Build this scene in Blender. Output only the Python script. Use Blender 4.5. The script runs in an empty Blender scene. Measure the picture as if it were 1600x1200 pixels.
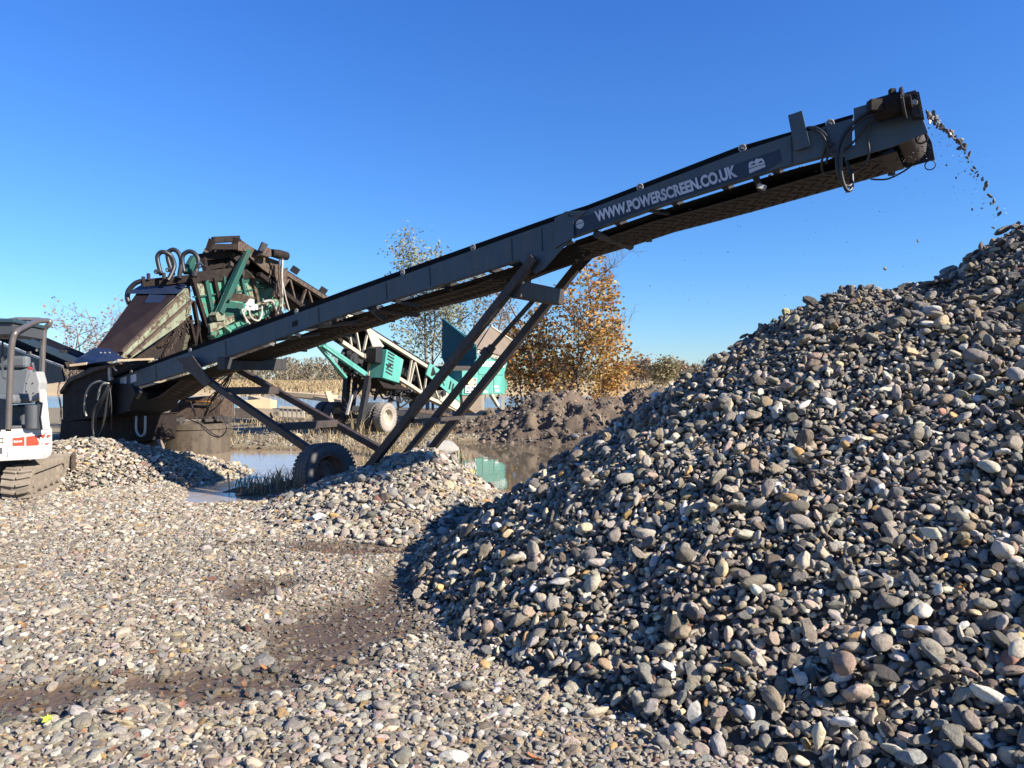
import bpy, bmesh, math, random
import numpy as np
from mathutils import Vector, Matrix, Euler, noise as mnoise

R = math.radians
sc = bpy.context.scene
COL = sc.collection

# ------------------------------------------------------------------ camera, sky, sun, exposure
FPX, CX, HZ, CH = 1164.0, 800.0, 592.0, 1.6        # focal length and horizon of the photograph, eye height
cam_d = bpy.data.cameras.new('camera')
cam_d.sensor_width = 36.0
cam_d.lens = 36.0 * FPX / 1600.0
cam_d.shift_y = -(600.0 - HZ) / 1600.0
cam_d.clip_start = 0.05
cam_d.clip_end = 5000.0
cam = bpy.data.objects.new('camera', cam_d)
cam.location = (0, 0, CH)
cam.rotation_euler = (R(90), 0, 0)
COL.objects.link(cam)
sc.camera = cam

SUN_AZ, SUN_EL = R(-26.5), R(30.0)
sun_dir = Vector((math.cos(SUN_AZ) * math.cos(SUN_EL), math.sin(SUN_AZ) * math.cos(SUN_EL), math.sin(SUN_EL)))
world = bpy.data.worlds.new('World')
sc.world = world
world.use_nodes = True
wn = world.node_tree
for n in list(wn.nodes):
    wn.nodes.remove(n)
w_out = wn.nodes.new('ShaderNodeOutputWorld')
w_bg = wn.nodes.new('ShaderNodeBackground')
w_sky = wn.nodes.new('ShaderNodeTexSky')
w_sky.sky_type = 'NISHITA'
w_sky.sun_disc = False
w_sky.sun_elevation = SUN_EL
w_sky.sun_rotation = math.atan2(sun_dir.x, sun_dir.y)
w_sky.altitude = 0.0
w_sky.air_density = 1.0
w_sky.dust_density = 0.0
w_sky.ozone_density = 6.0
w_bg.inputs['Strength'].default_value = 0.064
# the phone's rendering of a clear autumn sky: deeper, more saturated blue
w_mul = wn.nodes.new('ShaderNodeMix')
w_mul.data_type = 'RGBA'
w_mul.blend_type = 'MULTIPLY'
w_mul.inputs[0].default_value = 1.0
w_geo = wn.nodes.new('ShaderNodeTexCoord')
w_sep = wn.nodes.new('ShaderNodeSeparateXYZ')
wn.links.new(w_geo.outputs['Generated'], w_sep.inputs[0])
w_rmp = wn.nodes.new('ShaderNodeValToRGB')               # tint by elevation: pale at the horizon, deep overhead
w_rmp.color_ramp.elements[0].position = 0.0
w_rmp.color_ramp.elements[0].color = (0.72, 0.86, 1.02, 1.0)
w_rmp.color_ramp.elements[1].position = 0.5
w_rmp.color_ramp.elements[1].color = (0.46, 0.88, 1.46, 1.0)
w_e = w_rmp.color_ramp.elements.new(0.16)
w_e.color = (0.60, 0.90, 1.18, 1.0)
wn.links.new(w_sep.outputs['Z'], w_rmp.inputs[0])
wn.links.new(w_rmp.outputs[0], w_mul.inputs[7])
wn.links.new(w_sky.outputs[0], w_mul.inputs[6])
wn.links.new(w_mul.outputs[2], w_bg.inputs[0])
wn.links.new(w_bg.outputs[0], w_out.inputs[0])

sun_d = bpy.data.lights.new('sun', 'SUN')
sun_d.energy = 5.0
sun_d.angle = R(0.5)
sun_d.color = (1.0, 0.92, 0.81)
sun = bpy.data.objects.new('sun', sun_d)
sun.rotation_euler = (-sun_dir).to_track_quat('-Z', 'Y').to_euler()
sun.location = (30, -20, 30)
COL.objects.link(sun)

sc.view_settings.view_transform = 'Standard'
sc.view_settings.look = 'None'
sc.view_settings.exposure = 1.3
sc.view_settings.gamma = 1.0
sc.cycles.max_bounces = 6
sc.cycles.diffuse_bounces = 3
sc.cycles.glossy_bounces = 3
sc.cycles.transmission_bounces = 3
sc.cycles.transparent_max_bounces = 8
sc.cycles.use_denoising = True

# ------------------------------------------------------------------ geometry helpers
def V(*a):
    return Vector(a)

def ray(px, py):
    return V((px - CX) / FPX, 1.0, (HZ - py) / FPX)

def P(px, py, D):
    r = ray(px, py)
    return V(r.x * D, D, CH + r.z * D)

def onplane(px, py, O, n):
    r = ray(px, py)
    t = (O - V(0, 0, CH)).dot(n) / r.dot(n)
    return V(0, 0, CH) + r * t

def frame(d, up=V(0, 0, 1)):
    d = d.normalized()
    if abs(d.dot(up)) > 0.98:
        up = V(0, 1, 0)
    x = d.cross(up).normalized()
    return x, x.cross(d).normalized()

class MB:
    """collects shapes that become ONE mesh object"""
    def __init__(s):
        s.v = []; s.f = []
    def add(s, vs, fs):
        o = len(s.v)
        s.v += [tuple(v) for v in vs]
        s.f += [tuple(i + o for i in f) for f in fs]
        return s
    def box(s, c, size, rot=None):
        hx, hy, hz = size[0] / 2, size[1] / 2, size[2] / 2
        m = rot if rot is not None else Matrix.Identity(3)
        vs = [V(*c) + m @ V(x, y, z) for x in (-hx, hx) for y in (-hy, hy) for z in (-hz, hz)]
        return s.add(vs, [(0, 1, 3, 2), (4, 6, 7, 5), (0, 4, 5, 1), (2, 3, 7, 6), (0, 2, 6, 4), (1, 5, 7, 3)])
    def bar(s, p, q, w, h, up=V(0, 0, 1)):
        x, y = frame(q - p, up)
        vs = [e + x * (a * w / 2) + y * (b * h / 2) for e in (p, q) for a, b in ((-1, -1), (1, -1), (1, 1), (-1, 1))]
        return s.add(vs, [(3, 2, 1, 0), (4, 5, 6, 7), (0, 1, 5, 4), (1, 2, 6, 5), (2, 3, 7, 6), (3, 0, 4, 7)])
    def tube(s, pts, r, n=8, r2=None, cap=True):
        pts = [V(*p) for p in pts]
        m = len(pts)
        rs = [r + ((r2 if r2 is not None else r) - r) * i / max(1, m - 1) for i in range(m)]
        vs = []; x = None
        for i, p in enumerate(pts):
            d = (pts[min(i + 1, m - 1)] - pts[max(i - 1, 0)])
            if d.length < 1e-9: d = V(0, 0, 1)
            d.normalize()
            if x is None:
                x, y = frame(d)
            else:
                x = (x - d * x.dot(d)); x = x.normalized() if x.length > 1e-6 else frame(d)[0]
                y = d.cross(x).normalized()
            for k in range(n):
                a = 2 * math.pi * k / n
                vs.append(p + (x * math.cos(a) + y * math.sin(a)) * rs[i])
        fs = [(i * n + k, i * n + (k + 1) % n, (i + 1) * n + (k + 1) % n, (i + 1) * n + k) for i in range(m - 1) for k in range(n)]
        if cap:
            fs.append(tuple(reversed(range(n)))); fs.append(tuple(range((m - 1) * n, m * n)))
        return s.add(vs, fs)
    def prism(s, poly, ext):
        n = len(poly)
        vs = [V(*p) for p in poly] + [V(*p) + ext for p in poly]
        fs = [tuple(reversed(range(n))), tuple(range(n, 2 * n))]
        fs += [(i, (i + 1) % n, n + (i + 1) % n, n + i) for i in range(n)]
        return s.add(vs, fs)
    def lathe(s, c, axis, prof, n=40, sx=None):
        """prof: (distance along axis, radius)"""
        x, y = frame(axis, V(0, 0, 1)); a = axis.normalized()
        vs = []
        for t, r in prof:
            for k in range(n):
                g = 2 * math.pi * k / n
                vs.append(c + a * t + (x * math.cos(g) + y * math.sin(g)) * r)
        m = len(prof)
        fs = [(i * n + k, i * n + (k + 1) % n, (i + 1) * n + (k + 1) % n, (i + 1) * n + k) for i in range(m - 1) for k in range(n)]
        return s.add(vs, fs)
    def ring(s, c, axis, r, t, n=24):
        x, y = frame(axis)
        pts = [c + (x * math.cos(2 * math.pi * k / n) + y * math.sin(2 * math.pi * k / n)) * r for k in range(n + 1)]
        return s.tube(pts, t, 6, cap=False)
    def ribbon(s, a, b, th):
        """sheet between two equal-length point lists with a thickness"""
        n = len(a)
        vs = []
        for p, q in zip(a, b):
            vs += [p, q, q + V(0, 0, th), p + V(0, 0, th)]
        fs = []
        for i in range(n - 1):
            o, e = i * 4, i * 4 + 4
            for k in range(4):
                fs.append((o + k, o + (k + 1) % 4, e + (k + 1) % 4, e + k))
        fs += [(3, 2, 1, 0), tuple((n - 1) * 4 + k for k in range(4))]
        return s.add(vs, fs)
    def build(s, name, mat, parent=None, smooth=None, bevel=0.0, loc=None):
        me = bpy.data.meshes.new(name)
        base = V(0, 0, 0)
        if parent is not None:
            q = parent
            while q is not None:
                base += q.location; q = q.parent
        elif loc is not None:
            base = V(*loc)
        me.from_pydata([tuple(V(*v) - base) for v in s.v], [], s.f)
        bm = bmesh.new(); bm.from_mesh(me)
        bmesh.ops.recalc_face_normals(bm, faces=bm.faces)
        bm.to_mesh(me); bm.free()
        if smooth is not None:
            for p in me.polygons: p.use_smooth = True
            me.set_sharp_from_angle(angle=R(smooth))
        me.materials.append(mat)
        o = bpy.data.objects.new(name, me)
        COL.objects.link(o)
        if parent is not None: o.parent = parent
        elif loc is not None: o.location = base
        if bevel > 0:
            md = o.modifiers.new('bevel', 'BEVEL'); md.width = bevel; md.segments = 2; md.limit_method = 'ANGLE'
        return o

def thing(name, label, cat, loc=(0, 0, 0), group=None):
    o = bpy.data.objects.new(name, None)
    o.empty_display_size = 0.2
    COL.objects.link(o)
    o.location = loc
    o['label'] = label; o['category'] = cat
    if group: o['group'] = group
    return o

def tag(o, label=None, cat=None, group=None, kind=None):
    if label: o['label'] = label
    if cat: o['category'] = cat
    if group: o['group'] = group
    if kind: o['kind'] = kind
    return o

def smooth_path(pts, n=6):
    """Catmull-Rom through the points"""
    pts = [V(*p) for p in pts]
    out = []
    for i in range(len(pts) - 1):
        p0 = pts[max(i - 1, 0)]; p1 = pts[i]; p2 = pts[i + 1]; p3 = pts[min(i + 2, len(pts) - 1)]
        for k in range(n):
            t = k / n
            out.append(0.5 * ((2 * p1) + (p2 - p0) * t + (2 * p0 - 5 * p1 + 4 * p2 - p3) * t * t + (3 * p1 - p0 - 3 * p2 + p3) * t ** 3))
    out.append(pts[-1])
    return out

# ------------------------------------------------------------------ numpy noise for terrain
def _hash(ix, iy, seed):
    h = (ix.astype(np.int64) * 374761393 + iy.astype(np.int64) * 668265263 + seed * 1442695041) & 0x7fffffff
    h = ((h ^ (h >> 13)) * 1274126177) & 0x7fffffff
    return ((h ^ (h >> 16)) & 0xffff) / 65535.0
def vnoise(x, y, seed=0):
    ix = np.floor(x); iy = np.floor(y); fx = x - ix; fy = y - iy
    fx = fx * fx * (3 - 2 * fx); fy = fy * fy * (3 - 2 * fy)
    a = _hash(ix, iy, seed); b = _hash(ix + 1, iy, seed); c = _hash(ix, iy + 1, seed); d = _hash(ix + 1, iy + 1, seed)
    return (a * (1 - fx) + b * fx) * (1 - fy) + (c * (1 - fx) + d * fx) * fy
def fbm(x, y, seed=0, oct=4, gain=0.5):
    z = np.zeros_like(x, dtype=float); a = 1.0; t = 0.0
    for i in range(oct):
        z += a * (vnoise(x * 2 ** i + 17.3 * i, y * 2 ** i - 9.1 * i, seed + i) - 0.5); t += a; a *= gain
    return z / t
def smoothstep(a, b, x):
    t = np.clip((x - a) / (b - a), 0, 1); return t * t * (3 - 2 * t)
def cone(x, y, cx, cy, h, k, rd):
    return h - k * (np.sqrt((x - cx) ** 2 + (y - cy) ** 2 + rd * rd) - rd)
def smax(a, b, s):
    m = np.maximum(a, b); return m + s * np.log(np.exp((a - m) / s) + np.exp((b - m) / s))
def poly_sdf(x, y, poly):
    """signed distance, negative inside"""
    d = np.full_like(x, 1e9, dtype=float); ins = np.zeros_like(x, dtype=bool)
    n = len(poly)
    for i in range(n):
        x0, y0 = poly[i]; x1, y1 = poly[(i + 1) % n]
        ex, ey = x1 - x0, y1 - y0
        t = np.clip(((x - x0) * ex + (y - y0) * ey) / (ex * ex + ey * ey), 0, 1)
        d = np.minimum(d, np.hypot(x - x0 - t * ex, y - y0 - t * ey))
        cond = ((y0 > y) != (y1 > y)) & (x < (x1 - x0) * (y - y0) / (y1 - y0 + 1e-12) + x0)
        ins ^= cond
    return np.where(ins, -d, d)

# ------------------------------------------------------------------ materials
def new_mat(name):
    m = bpy.data.materials.new(name); m.use_nodes = True
    nt = m.node_tree
    b = nt.nodes['Principled BSDF']
    return m, nt, b

def N(nt, typ, **kw):
    n = nt.nodes.new(typ)
    for k, v in kw.items():
        if k in n.inputs: n.inputs[k].default_value = v
        else: setattr(n, k, v)
    return n

def ramp(nt, fac, stops):
    r = nt.nodes.new('ShaderNodeValToRGB')
    el = r.color_ramp.elements
    while len(el) < len(stops): el.new(0.5)
    for e, (p, c) in zip(el, stops):
        e.position = p; e.color = (c[0], c[1], c[2], 1) if len(c) == 3 else c
    nt.links.new(fac, r.inputs['Fac'])
    return r.outputs['Color']

def mixc(nt, fac, a, b, mode='MIX'):
    m = nt.nodes.new('ShaderNodeMix'); m.data_type = 'RGBA'; m.blend_type = mode
    for sock, v in ((m.inputs[0], fac), (m.inputs[6], a), (m.inputs[7], b)):
        if hasattr(v, 'is_linked'): nt.links.new(v, sock)
        elif isinstance(v, (int, float)): sock.default_value = v
        else: sock.default_value = (v[0], v[1], v[2], 1)
    return m.outputs[2]

def coords(nt):
    return nt.nodes.new('ShaderNodeTexCoord').outputs['Object']

def noise_tex(nt, co, scale, detail=4, rough=0.6):
    n = N(nt, 'ShaderNodeTexNoise', Scale=scale, Detail=detail, Roughness=rough)
    nt.links.new(co, n.inputs['Vector'])
    return n.outputs['Fac']

def bump(nt, b, h, strength=0.3, dist=0.02):
    n = N(nt, 'ShaderNodeBump', Strength=strength, Distance=dist)
    nt.links.new(h, n.inputs['Height']); nt.links.new(n.outputs['Normal'], b.inputs['Normal'])

def paint(name, col, rust=(0.10, 0.055, 0.035), wear=0.3, rough=0.5, metal=0.0, dirt=(0.12, 0.10, 0.08), dirtamt=0.35, scale=6.0, spec=0.4):
    """worn paint: colour drift, dirt streaks, rust where worn"""
    m, nt, b = new_mat(name)
    co = coords(nt)
    n1 = noise_tex(nt, co, scale * 0.35, 5, 0.65)
    n2 = noise_tex(nt, co, scale * 1.9, 8, 0.72)
    mp = N(nt, 'ShaderNodeMapping'); mp.inputs['Scale'].default_value = (scale, scale, scale * 0.12)
    nt.links.new(co, mp.inputs['Vector'])
    n3 = noise_tex(nt, mp.outputs['Vector'], 1.6, 5, 0.6)
    c = mixc(nt, ramp(nt, n1, [(0.3, (0, 0, 0)), (0.7, (1, 1, 1))]), [x * 0.82 for x in col], [min(1, x * 1.12) for x in col])
    dm = N(nt, 'ShaderNodeMath', operation='MULTIPLY'); dm.inputs[1].default_value = dirtamt
    nt.links.new(ramp(nt, n3, [(0.42, (0, 0, 0)), (0.68, (1, 1, 1))]), dm.inputs[0])
    c = mixc(nt, dm.outputs[0], c, dirt)
    lo = 0.72 - 0.3 * wear
    rmask = ramp(nt, n2, [(lo, (0, 0, 0)), (lo + 0.05, (1, 1, 1))])
    c = mixc(nt, rmask, c, rust)
    nt.links.new(c, b.inputs['Base Color'])
    rr = nt.nodes.new('ShaderNodeMapRange')
    nt.links.new(n2, rr.inputs[0]); rr.inputs[3].default_value = rough * 0.75; rr.inputs[4].default_value = min(1, rough * 1.4)
    nt.links.new(rr.outputs[0], b.inputs['Roughness'])
    b.inputs['Metallic'].default_value = metal
    b.inputs['Specular IOR Level'].default_value = spec
    bump(nt, b, n2, 0.18, 0.01)
    return m

def plain(name, col, rough=0.6, scale=12.0, var=0.25, metal=0.0, bstr=0.2, bdist=0.01, spec=0.4):
    m, nt, b = new_mat(name)
    co = coords(nt)
    n = noise_tex(nt, co, scale, 6, 0.65)
    c = mixc(nt, n, [x * (1 - var) for x in col], [min(1, x * (1 + var)) for x in col])
    nt.links.new(c, b.inputs['Base Color'])
    b.inputs['Roughness'].default_value = rough
    b.inputs['Metallic'].default_value = metal
    b.inputs['Specular IOR Level'].default_value = spec
    if bstr: bump(nt, b, n, bstr, bdist)
    return m

MT = {}
MT['beam'] = paint('blue_grey_paint', (0.042, 0.068, 0.088), rust=(0.06, 0.045, 0.036), wear=0.35, rough=0.5, dirtamt=0.5, dirt=(0.085, 0.08, 0.07))
MT['navy'] = paint('navy_decal', (0.012, 0.022, 0.042), wear=0.1, rough=0.4, dirtamt=0.15, dirt=(0.05, 0.05, 0.05))
MT['dark'] = paint('dark_steel', (0.018, 0.018, 0.020), rust=(0.04, 0.028, 0.022), wear=0.35, rough=0.55, dirtamt=0.4, dirt=(0.06, 0.05, 0.04))
MT['leg'] = paint('worn_leg_paint', (0.024, 0.022, 0.022), rust=(0.050, 0.030, 0.022), wear=0.75, rough=0.55, dirtamt=0.4, dirt=(0.10, 0.08, 0.06))
MT['rubber'] = plain('black_rubber', (0.007, 0.007, 0.007), 0.8, 20, 0.3, bstr=0.15, spec=0.1)
MT['belt'] = plain('muddy_belt_rubber', (0.050, 0.037, 0.028), 0.75, 9, 0.4, bstr=0.3)
MT['tyre'] = plain('tyre_rubber', (0.07, 0.068, 0.065), 0.75, 14, 0.4, bstr=0.25)
MT['tyre_dusty'] = plain('dusty_tyre_rubber', (0.24, 0.21, 0.175), 0.9, 9, 0.35, bstr=0.2)
MT['rim_rust'] = paint('rusty_rim', (0.12, 0.075, 0.055), rust=(0.20, 0.085, 0.05), wear=0.9, rough=0.75)
MT['hose'] = plain('black_hose', (0.02, 0.02, 0.021), 0.45, 10, 0.2, bstr=0.0)
MT['hose_pale'] = plain('pale_hose', (0.32, 0.31, 0.26), 0.5, 8, 0.3, bstr=0.0)
MT['letter'] = paint('worn_white_lettering', (0.50, 0.52, 0.56), rust=(0.05, 0.07, 0.09), wear=0.2, rough=0.6, dirtamt=0.4, dirt=(0.2, 0.2, 0.2), scale=9)
MT['steel'] = paint('bare_steel', (0.38, 0.36, 0.33), rust=(0.16, 0.09, 0.05), wear=0.5, rough=0.5, metal=0.3)
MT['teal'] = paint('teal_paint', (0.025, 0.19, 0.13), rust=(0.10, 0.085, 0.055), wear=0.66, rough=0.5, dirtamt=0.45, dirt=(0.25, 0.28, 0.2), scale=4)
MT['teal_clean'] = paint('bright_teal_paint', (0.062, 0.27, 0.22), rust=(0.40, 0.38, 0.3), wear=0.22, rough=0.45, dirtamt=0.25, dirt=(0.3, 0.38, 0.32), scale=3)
MT['teal_shaded'] = paint('shaded_teal_paint', (0.008, 0.075, 0.085), rust=(0.06, 0.06, 0.05), wear=0.2, rough=0.5, dirtamt=0.3, dirt=(0.03, 0.07, 0.07), scale=3)  # teal darkened to carry the shade on the hopper's front end
MT['cream'] = paint('flaking_pale_green_paint', (0.19, 0.215, 0.145), rust=(0.07, 0.046, 0.03), wear=0.66, rough=0.75, dirtamt=0.75, dirt=(0.13, 0.105, 0.07), scale=3.5)
MT['brown_plate'] = paint('rusted_dark_plate', (0.010, 0.0062, 0.0085), rust=(0.012, 0.008, 0.008), wear=0.5, rough=0.85, dirtamt=0.5, dirt=(0.016, 0.011, 0.012), scale=2.5, spec=0.15)
MT['rust'] = paint('rusty_steel', (0.075, 0.050, 0.034), rust=(0.035, 0.022, 0.016), wear=0.7, rough=0.8, dirtamt=0.5, dirt=(0.1, 0.08, 0.06))
MT['dark_rust'] = paint('dark_rusty_steel', (0.016, 0.011, 0.0095), rust=(0.011, 0.008, 0.0075), wear=0.6, rough=0.75, dirtamt=0.5, dirt=(0.035, 0.025, 0.019), spec=0.2)
MT['chord'] = paint('cream_chord_paint', (0.42, 0.38, 0.29), rust=(0.2, 0.14, 0.09), wear=0.35, rough=0.6, dirtamt=0.35, dirt=(0.3, 0.25, 0.18))
MT['wood'] = plain('weathered_timber', (0.44, 0.34, 0.21), 0.85, 5, 0.35, bstr=0.3)
MT['wood_dark'] = plain('wet_timber', (0.15, 0.12, 0.09), 0.8, 6, 0.4, bstr=0.4)
MT['concrete'] = paint('muddy_concrete', (0.085, 0.066, 0.045), rust=(0.045, 0.034, 0.024), wear=0.6, rough=0.75, dirtamt=0.8, dirt=(0.04, 0.029, 0.02), scale=4)
MT['white'] = paint('white_machine_paint', (0.62, 0.60, 0.56), rust=(0.36, 0.31, 0.25), wear=0.4, rough=0.45, dirtamt=0.45, dirt=(0.5, 0.44, 0.36))
MT['orange'] = plain('orange_decal', (0.55, 0.04, 0.014), 0.5, 20, 0.12, bstr=0.0)
MT['canopy_tube'] = plain('worn_bronze_tube', (0.14, 0.12, 0.11), 0.35, 8, 0.3, metal=0.4, bstr=0.05)
MT['seat'] = plain('grey_seat_vinyl', (0.11, 0.12, 0.13), 0.5, 14, 0.15, bstr=0.1)
MT['console'] = plain('grey_console_plastic', (0.26, 0.26, 0.245), 0.55, 14, 0.12, bstr=0.05)
MT['dark_plastic'] = plain('dark_plastic', (0.06, 0.065, 0.07), 0.5, 14, 0.2, bstr=0.05)
MT['glass_roof'] = plain('dark_roof_panel', (0.03, 0.06, 0.075), 0.3, 6, 0.2, bstr=0.0)
MT['track'] = plain('muddy_track_rubber', (0.20, 0.165, 0.125), 0.9, 9, 0.45, bstr=0.5, bdist=0.03)
MT['tan_sheet'] = paint('tan_corrugated', (0.17, 0.13, 0.095), rust=(0.14, 0.11, 0.09), wear=0.5, rough=0.8, dirtamt=0.5, dirt=(0.16, 0.13, 0.1))
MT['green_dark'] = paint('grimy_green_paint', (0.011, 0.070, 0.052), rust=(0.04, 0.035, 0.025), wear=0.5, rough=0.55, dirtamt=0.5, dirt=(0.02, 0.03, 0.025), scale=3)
MT['black'] = plain('black_paint', (0.01, 0.01, 0.011), 0.6, 10, 0.2, bstr=0.0)
MT['sign'] = plain('white_sign', (0.70, 0.70, 0.66), 0.5, 10, 0.12, bstr=0.0)
MT['yellow'] = plain('sign_yellow', (0.75, 0.72, 0.25), 0.5, 10, 0.15, bstr=0.0)
MT['blue_sheet'] = plain('blue_black_rubber_sheet', (0.012, 0.020, 0.045), 0.35, 5, 0.3, bstr=0.05)
MT['mud_rock'] = plain('mud_clod', (0.045, 0.037, 0.03), 0.85, 14, 0.5, bstr=0.5, bdist=0.02)
# ------------------------------------------------------------------ terrain heights
rng = np.random.default_rng(7)
random.seed(11)

POND_L = [(-8.2, 17.6), (-6.2, 17.2), (-4.3, 17.4), (-2.9, 15.5), (-3.2, 13.0), (-3.0, 11.2), (-3.2, 9.9), (-4.0, 10.0), (-4.7, 10.9), (-6.0, 13.4)]
POND_R = [(-1.6, 19.6), (0.0, 20.2), (1.8, 19.6), (2.4, 17.0), (1.9, 13.5), (0.5, 10.6), (-0.1, 10.9), (-0.35, 12.0), (-0.85, 14.0)]
PUDDLES = [(-1.5, 6.95, 0.85, 0.24), (-2.6, 7.0, 0.5, 0.14), (-1.10, 4.8, 0.48, 0.75), (-1.55, 3.9, 0.50, 0.26), (-2.4, 3.72, 0.45, 0.25), (-0.75, 5.75, 0.38, 0.6), (-0.55, 8.0, 0.5, 0.2), (-1.9, 5.6, 0.3, 0.35)]
WATER_Z, RIVER_Z = -0.07, -0.45

def puddle_mask(x, y):
    m = np.zeros_like(x, dtype=float)
    w = 0.55 * fbm(x * 3.6, y * 3.6, 41, 4, 0.6)
    for cx, cy, rx, ry in PUDDLES:
        d = np.sqrt(((x - cx) / rx) ** 2 + ((y - cy) / ry) ** 2) + 1.6 * w
        m = np.maximum(m, 1 - smoothstep(0.6, 1.3, d))
    return m

def pond_depth(x, y):
    wob = 0.5 * fbm(x * 0.9, y * 0.9, 5, 3)
    d = np.minimum(poly_sdf(x, y, POND_L), poly_sdf(x, y, POND_R)) + wob
    return 1 - smoothstep(-0.45, 0.4, d)

def ground_z(x, y):
    near = 1 - smoothstep(30, 60, y)
    z = (0.14 * fbm(x * 0.45, y * 0.45, 1, 3) + 0.06 * fbm(x * 1.7, y * 1.7, 2, 3)) * near
    z = z + 0.02
    z -= 0.40 * pond_depth(x, y)
    z -= 0.035 * puddle_mask(x, y)
    z += 0.25 * smoothstep(19.5, 24, y) * smoothstep(-1.5, 0.5, x) * (1 - smoothstep(34, 44, y))
    riv = smoothstep(41, 47, y + 2.5 * fbm(x * 0.12, y * 0.12, 9, 3)) * (1 - smoothstep(86, 94, y + 6 * fbm(x * 0.05, y * 0.05, 8, 3)))
    z -= 1.3 * riv
    z += 0.9 * smoothstep(94, 150, y) + 0.6 * smoothstep(92, 110, y) * fbm(x * 0.05, y * 0.05, 3, 3)
    return z

BIG = [(4.45, 6.2, 2.82, 0.66, 0.25), (3.22, 6.5, 2.35, 0.69, 0.6), (5.0, 4.2, 2.15, 0.66, 0.5)]
def big_z(x, y):
    z = None
    for l in BIG:
        c = cone(x, y, *l)
        z = c if z is None else smax(z, c, 0.07)
    z = z + 0.16 * fbm(x * 1.3, y * 1.3, 21, 3) + 0.07 * fbm(x * 4, y * 4, 22, 2)
    return np.where(z < 0.25, z * 0.9 + 0.025, z)
def small_z(x, y):
    dx = x + 1.12; dy = y - 10.25
    # ridge falls to the left along the wheel, steep to the right, gentle towards the eye
    kx = np.where(dx > 0, 0.78, 0.34); ky = np.where(dy > 0, 0.55, 0.225)
    r = np.sqrt((dx * kx) ** 2 + (dy * ky) ** 2 + 0.01) - 0.1
    return 0.60 - r + 0.09 * fbm(x * 1.6, y * 1.6, 31, 3)
def left_z(x, y):
    return cone(x, y, -7.3, 12.7, 0.54, 0.29, 0.5) + 0.10 * fbm(x * 1.4, y * 1.4, 33, 3)

MUD = [(1.3, 21.9, 1.22, 0.5, 0.3), (0.0, 22.3, 0.64, 0.4, 0.3), (-0.9, 22.5, 0.28, 0.25, 0.3), (0.6, 20.9, 0.5, 0.55, 0.2), (2.0, 20.4, 0.75, 0.6, 0.2), (2.8, 21.2, 0.98, 0.5, 0.3), (4.1, 21.6, 1.28, 0.45, 0.4), (5.5, 21.5, 1.35, 0.4, 0.4), (7.3, 22.0, 1.25, 0.4, 0.4), (9.4, 22, 1.15, 0.4, 0.4)]
def mud_z(x, y):
    z = None
    for l in MUD:
        c = cone(x, y, *l); z = c if z is None else smax(z, c, 0.08)
    rid = 1 - np.abs(2 * vnoise(x * 1.5 + 3 * fbm(x, y, 52, 2), y * 1.5, 51) - 1)
    lump = 0.6 * (rid - 0.5) + 1.0 * fbm(x * 2.6, y * 2.6, 53, 5, 0.68)
    return z + lump * smoothstep(-0.3, 0.5, z) * 0.58 - 0.05

# ------------------------------------------------------------------ the ground sheet
def axis_pts(a, b, step, lim, grow):
    p = list(np.arange(a, b, step)); s = step
    lo = a
    while lo > -lim:
        s *= grow; lo -= s; p.insert(0, lo)
    s = step; hi = p[-1]
    while hi < lim:
        s *= grow; hi += s; p.append(hi)
    return np.array(p)

def grid_mesh(name, xs, ys, zf, keep=None):
    X, Y = np.meshgrid(xs, ys); Z = zf(X, Y)
    nx, ny = len(xs), len(ys)
    idx = np.arange(nx * ny).reshape(ny, nx)
    F = np.stack([idx[:-1, :-1], idx[:-1, 1:], idx[1:, 1:], idx[1:, :-1]], -1).reshape(-1, 4)
    Vt = np.stack([X, Y, Z], -1).reshape(-1, 3)
    if keep is not None:
        k = keep(X, Y, Z).reshape(-1)
        F = F[k[F].any(1)]
        used = np.unique(F); mp = -np.ones(len(Vt), int); mp[used] = np.arange(len(used))
        Vt = Vt[used]; F = mp[F]
    return Vt, F

def mesh_from(name, Vt, F, mat, smooth=True):
    me = bpy.data.meshes.new(name)
    me.from_pydata(Vt.tolist(), [], F.tolist())
    if smooth: me.polygons.foreach_set('use_smooth', [True] * len(me.polygons))
    if mat: me.materials.append(mat)
    return me

xs = axis_pts(-10, 7, 0.09, 1600, 1.16)
ys0 = np.arange(1.2, 24, 0.09)
ys = list(ys0); s_ = 0.09
while ys[-1] < 2500:
    s_ = min(s_ * 1.05, 60 if ys[-1] > 200 else 1.5); ys.append(ys[-1] + s_)
ys = np.array([-40, -10, -3, -1, 0.2, 0.8] + ys)
gm, nt, gb = new_mat('ground_soil')
co = nt.nodes.new('ShaderNodeNewGeometry').outputs['Position']
n1 = noise_tex(nt, co, 2.2, 6, 0.7); n2 = noise_tex(nt, co, 14, 6, 0.7)
vor = N(nt, 'ShaderNodeTexVoronoi', Scale=26.0); nt.links.new(co, vor.inputs['Vector'])
att = N(nt, 'ShaderNodeAttribute', attribute_name='zones')
sep = nt.nodes.new('ShaderNodeSeparateColor'); nt.links.new(att.outputs['Color'], sep.inputs[0])
mud = mixc(nt, n2, (0.075, 0.055, 0.038), (0.17, 0.13, 0.092))
grav = mixc(nt, vor.outputs['Color'], (0.11, 0.085, 0.06), (0.30, 0.25, 0.185))
weed = mixc(nt, ramp(nt, n2, [(0.4, (0, 0, 0)), (0.65, (1, 1, 1))]), (0.13, 0.105, 0.06), (0.27, 0.22, 0.13))
field = mixc(nt, n1, (0.30, 0.22, 0.11), (0.50, 0.38, 0.21))
c = mixc(nt, sep.outputs[0], mud, grav)
c = mixc(nt, sep.outputs[1], c, weed)
c = mixc(nt, sep.outputs[2], c, field)
att2 = N(nt, 'ShaderNodeAttribute', attribute_name='wet')
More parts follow.
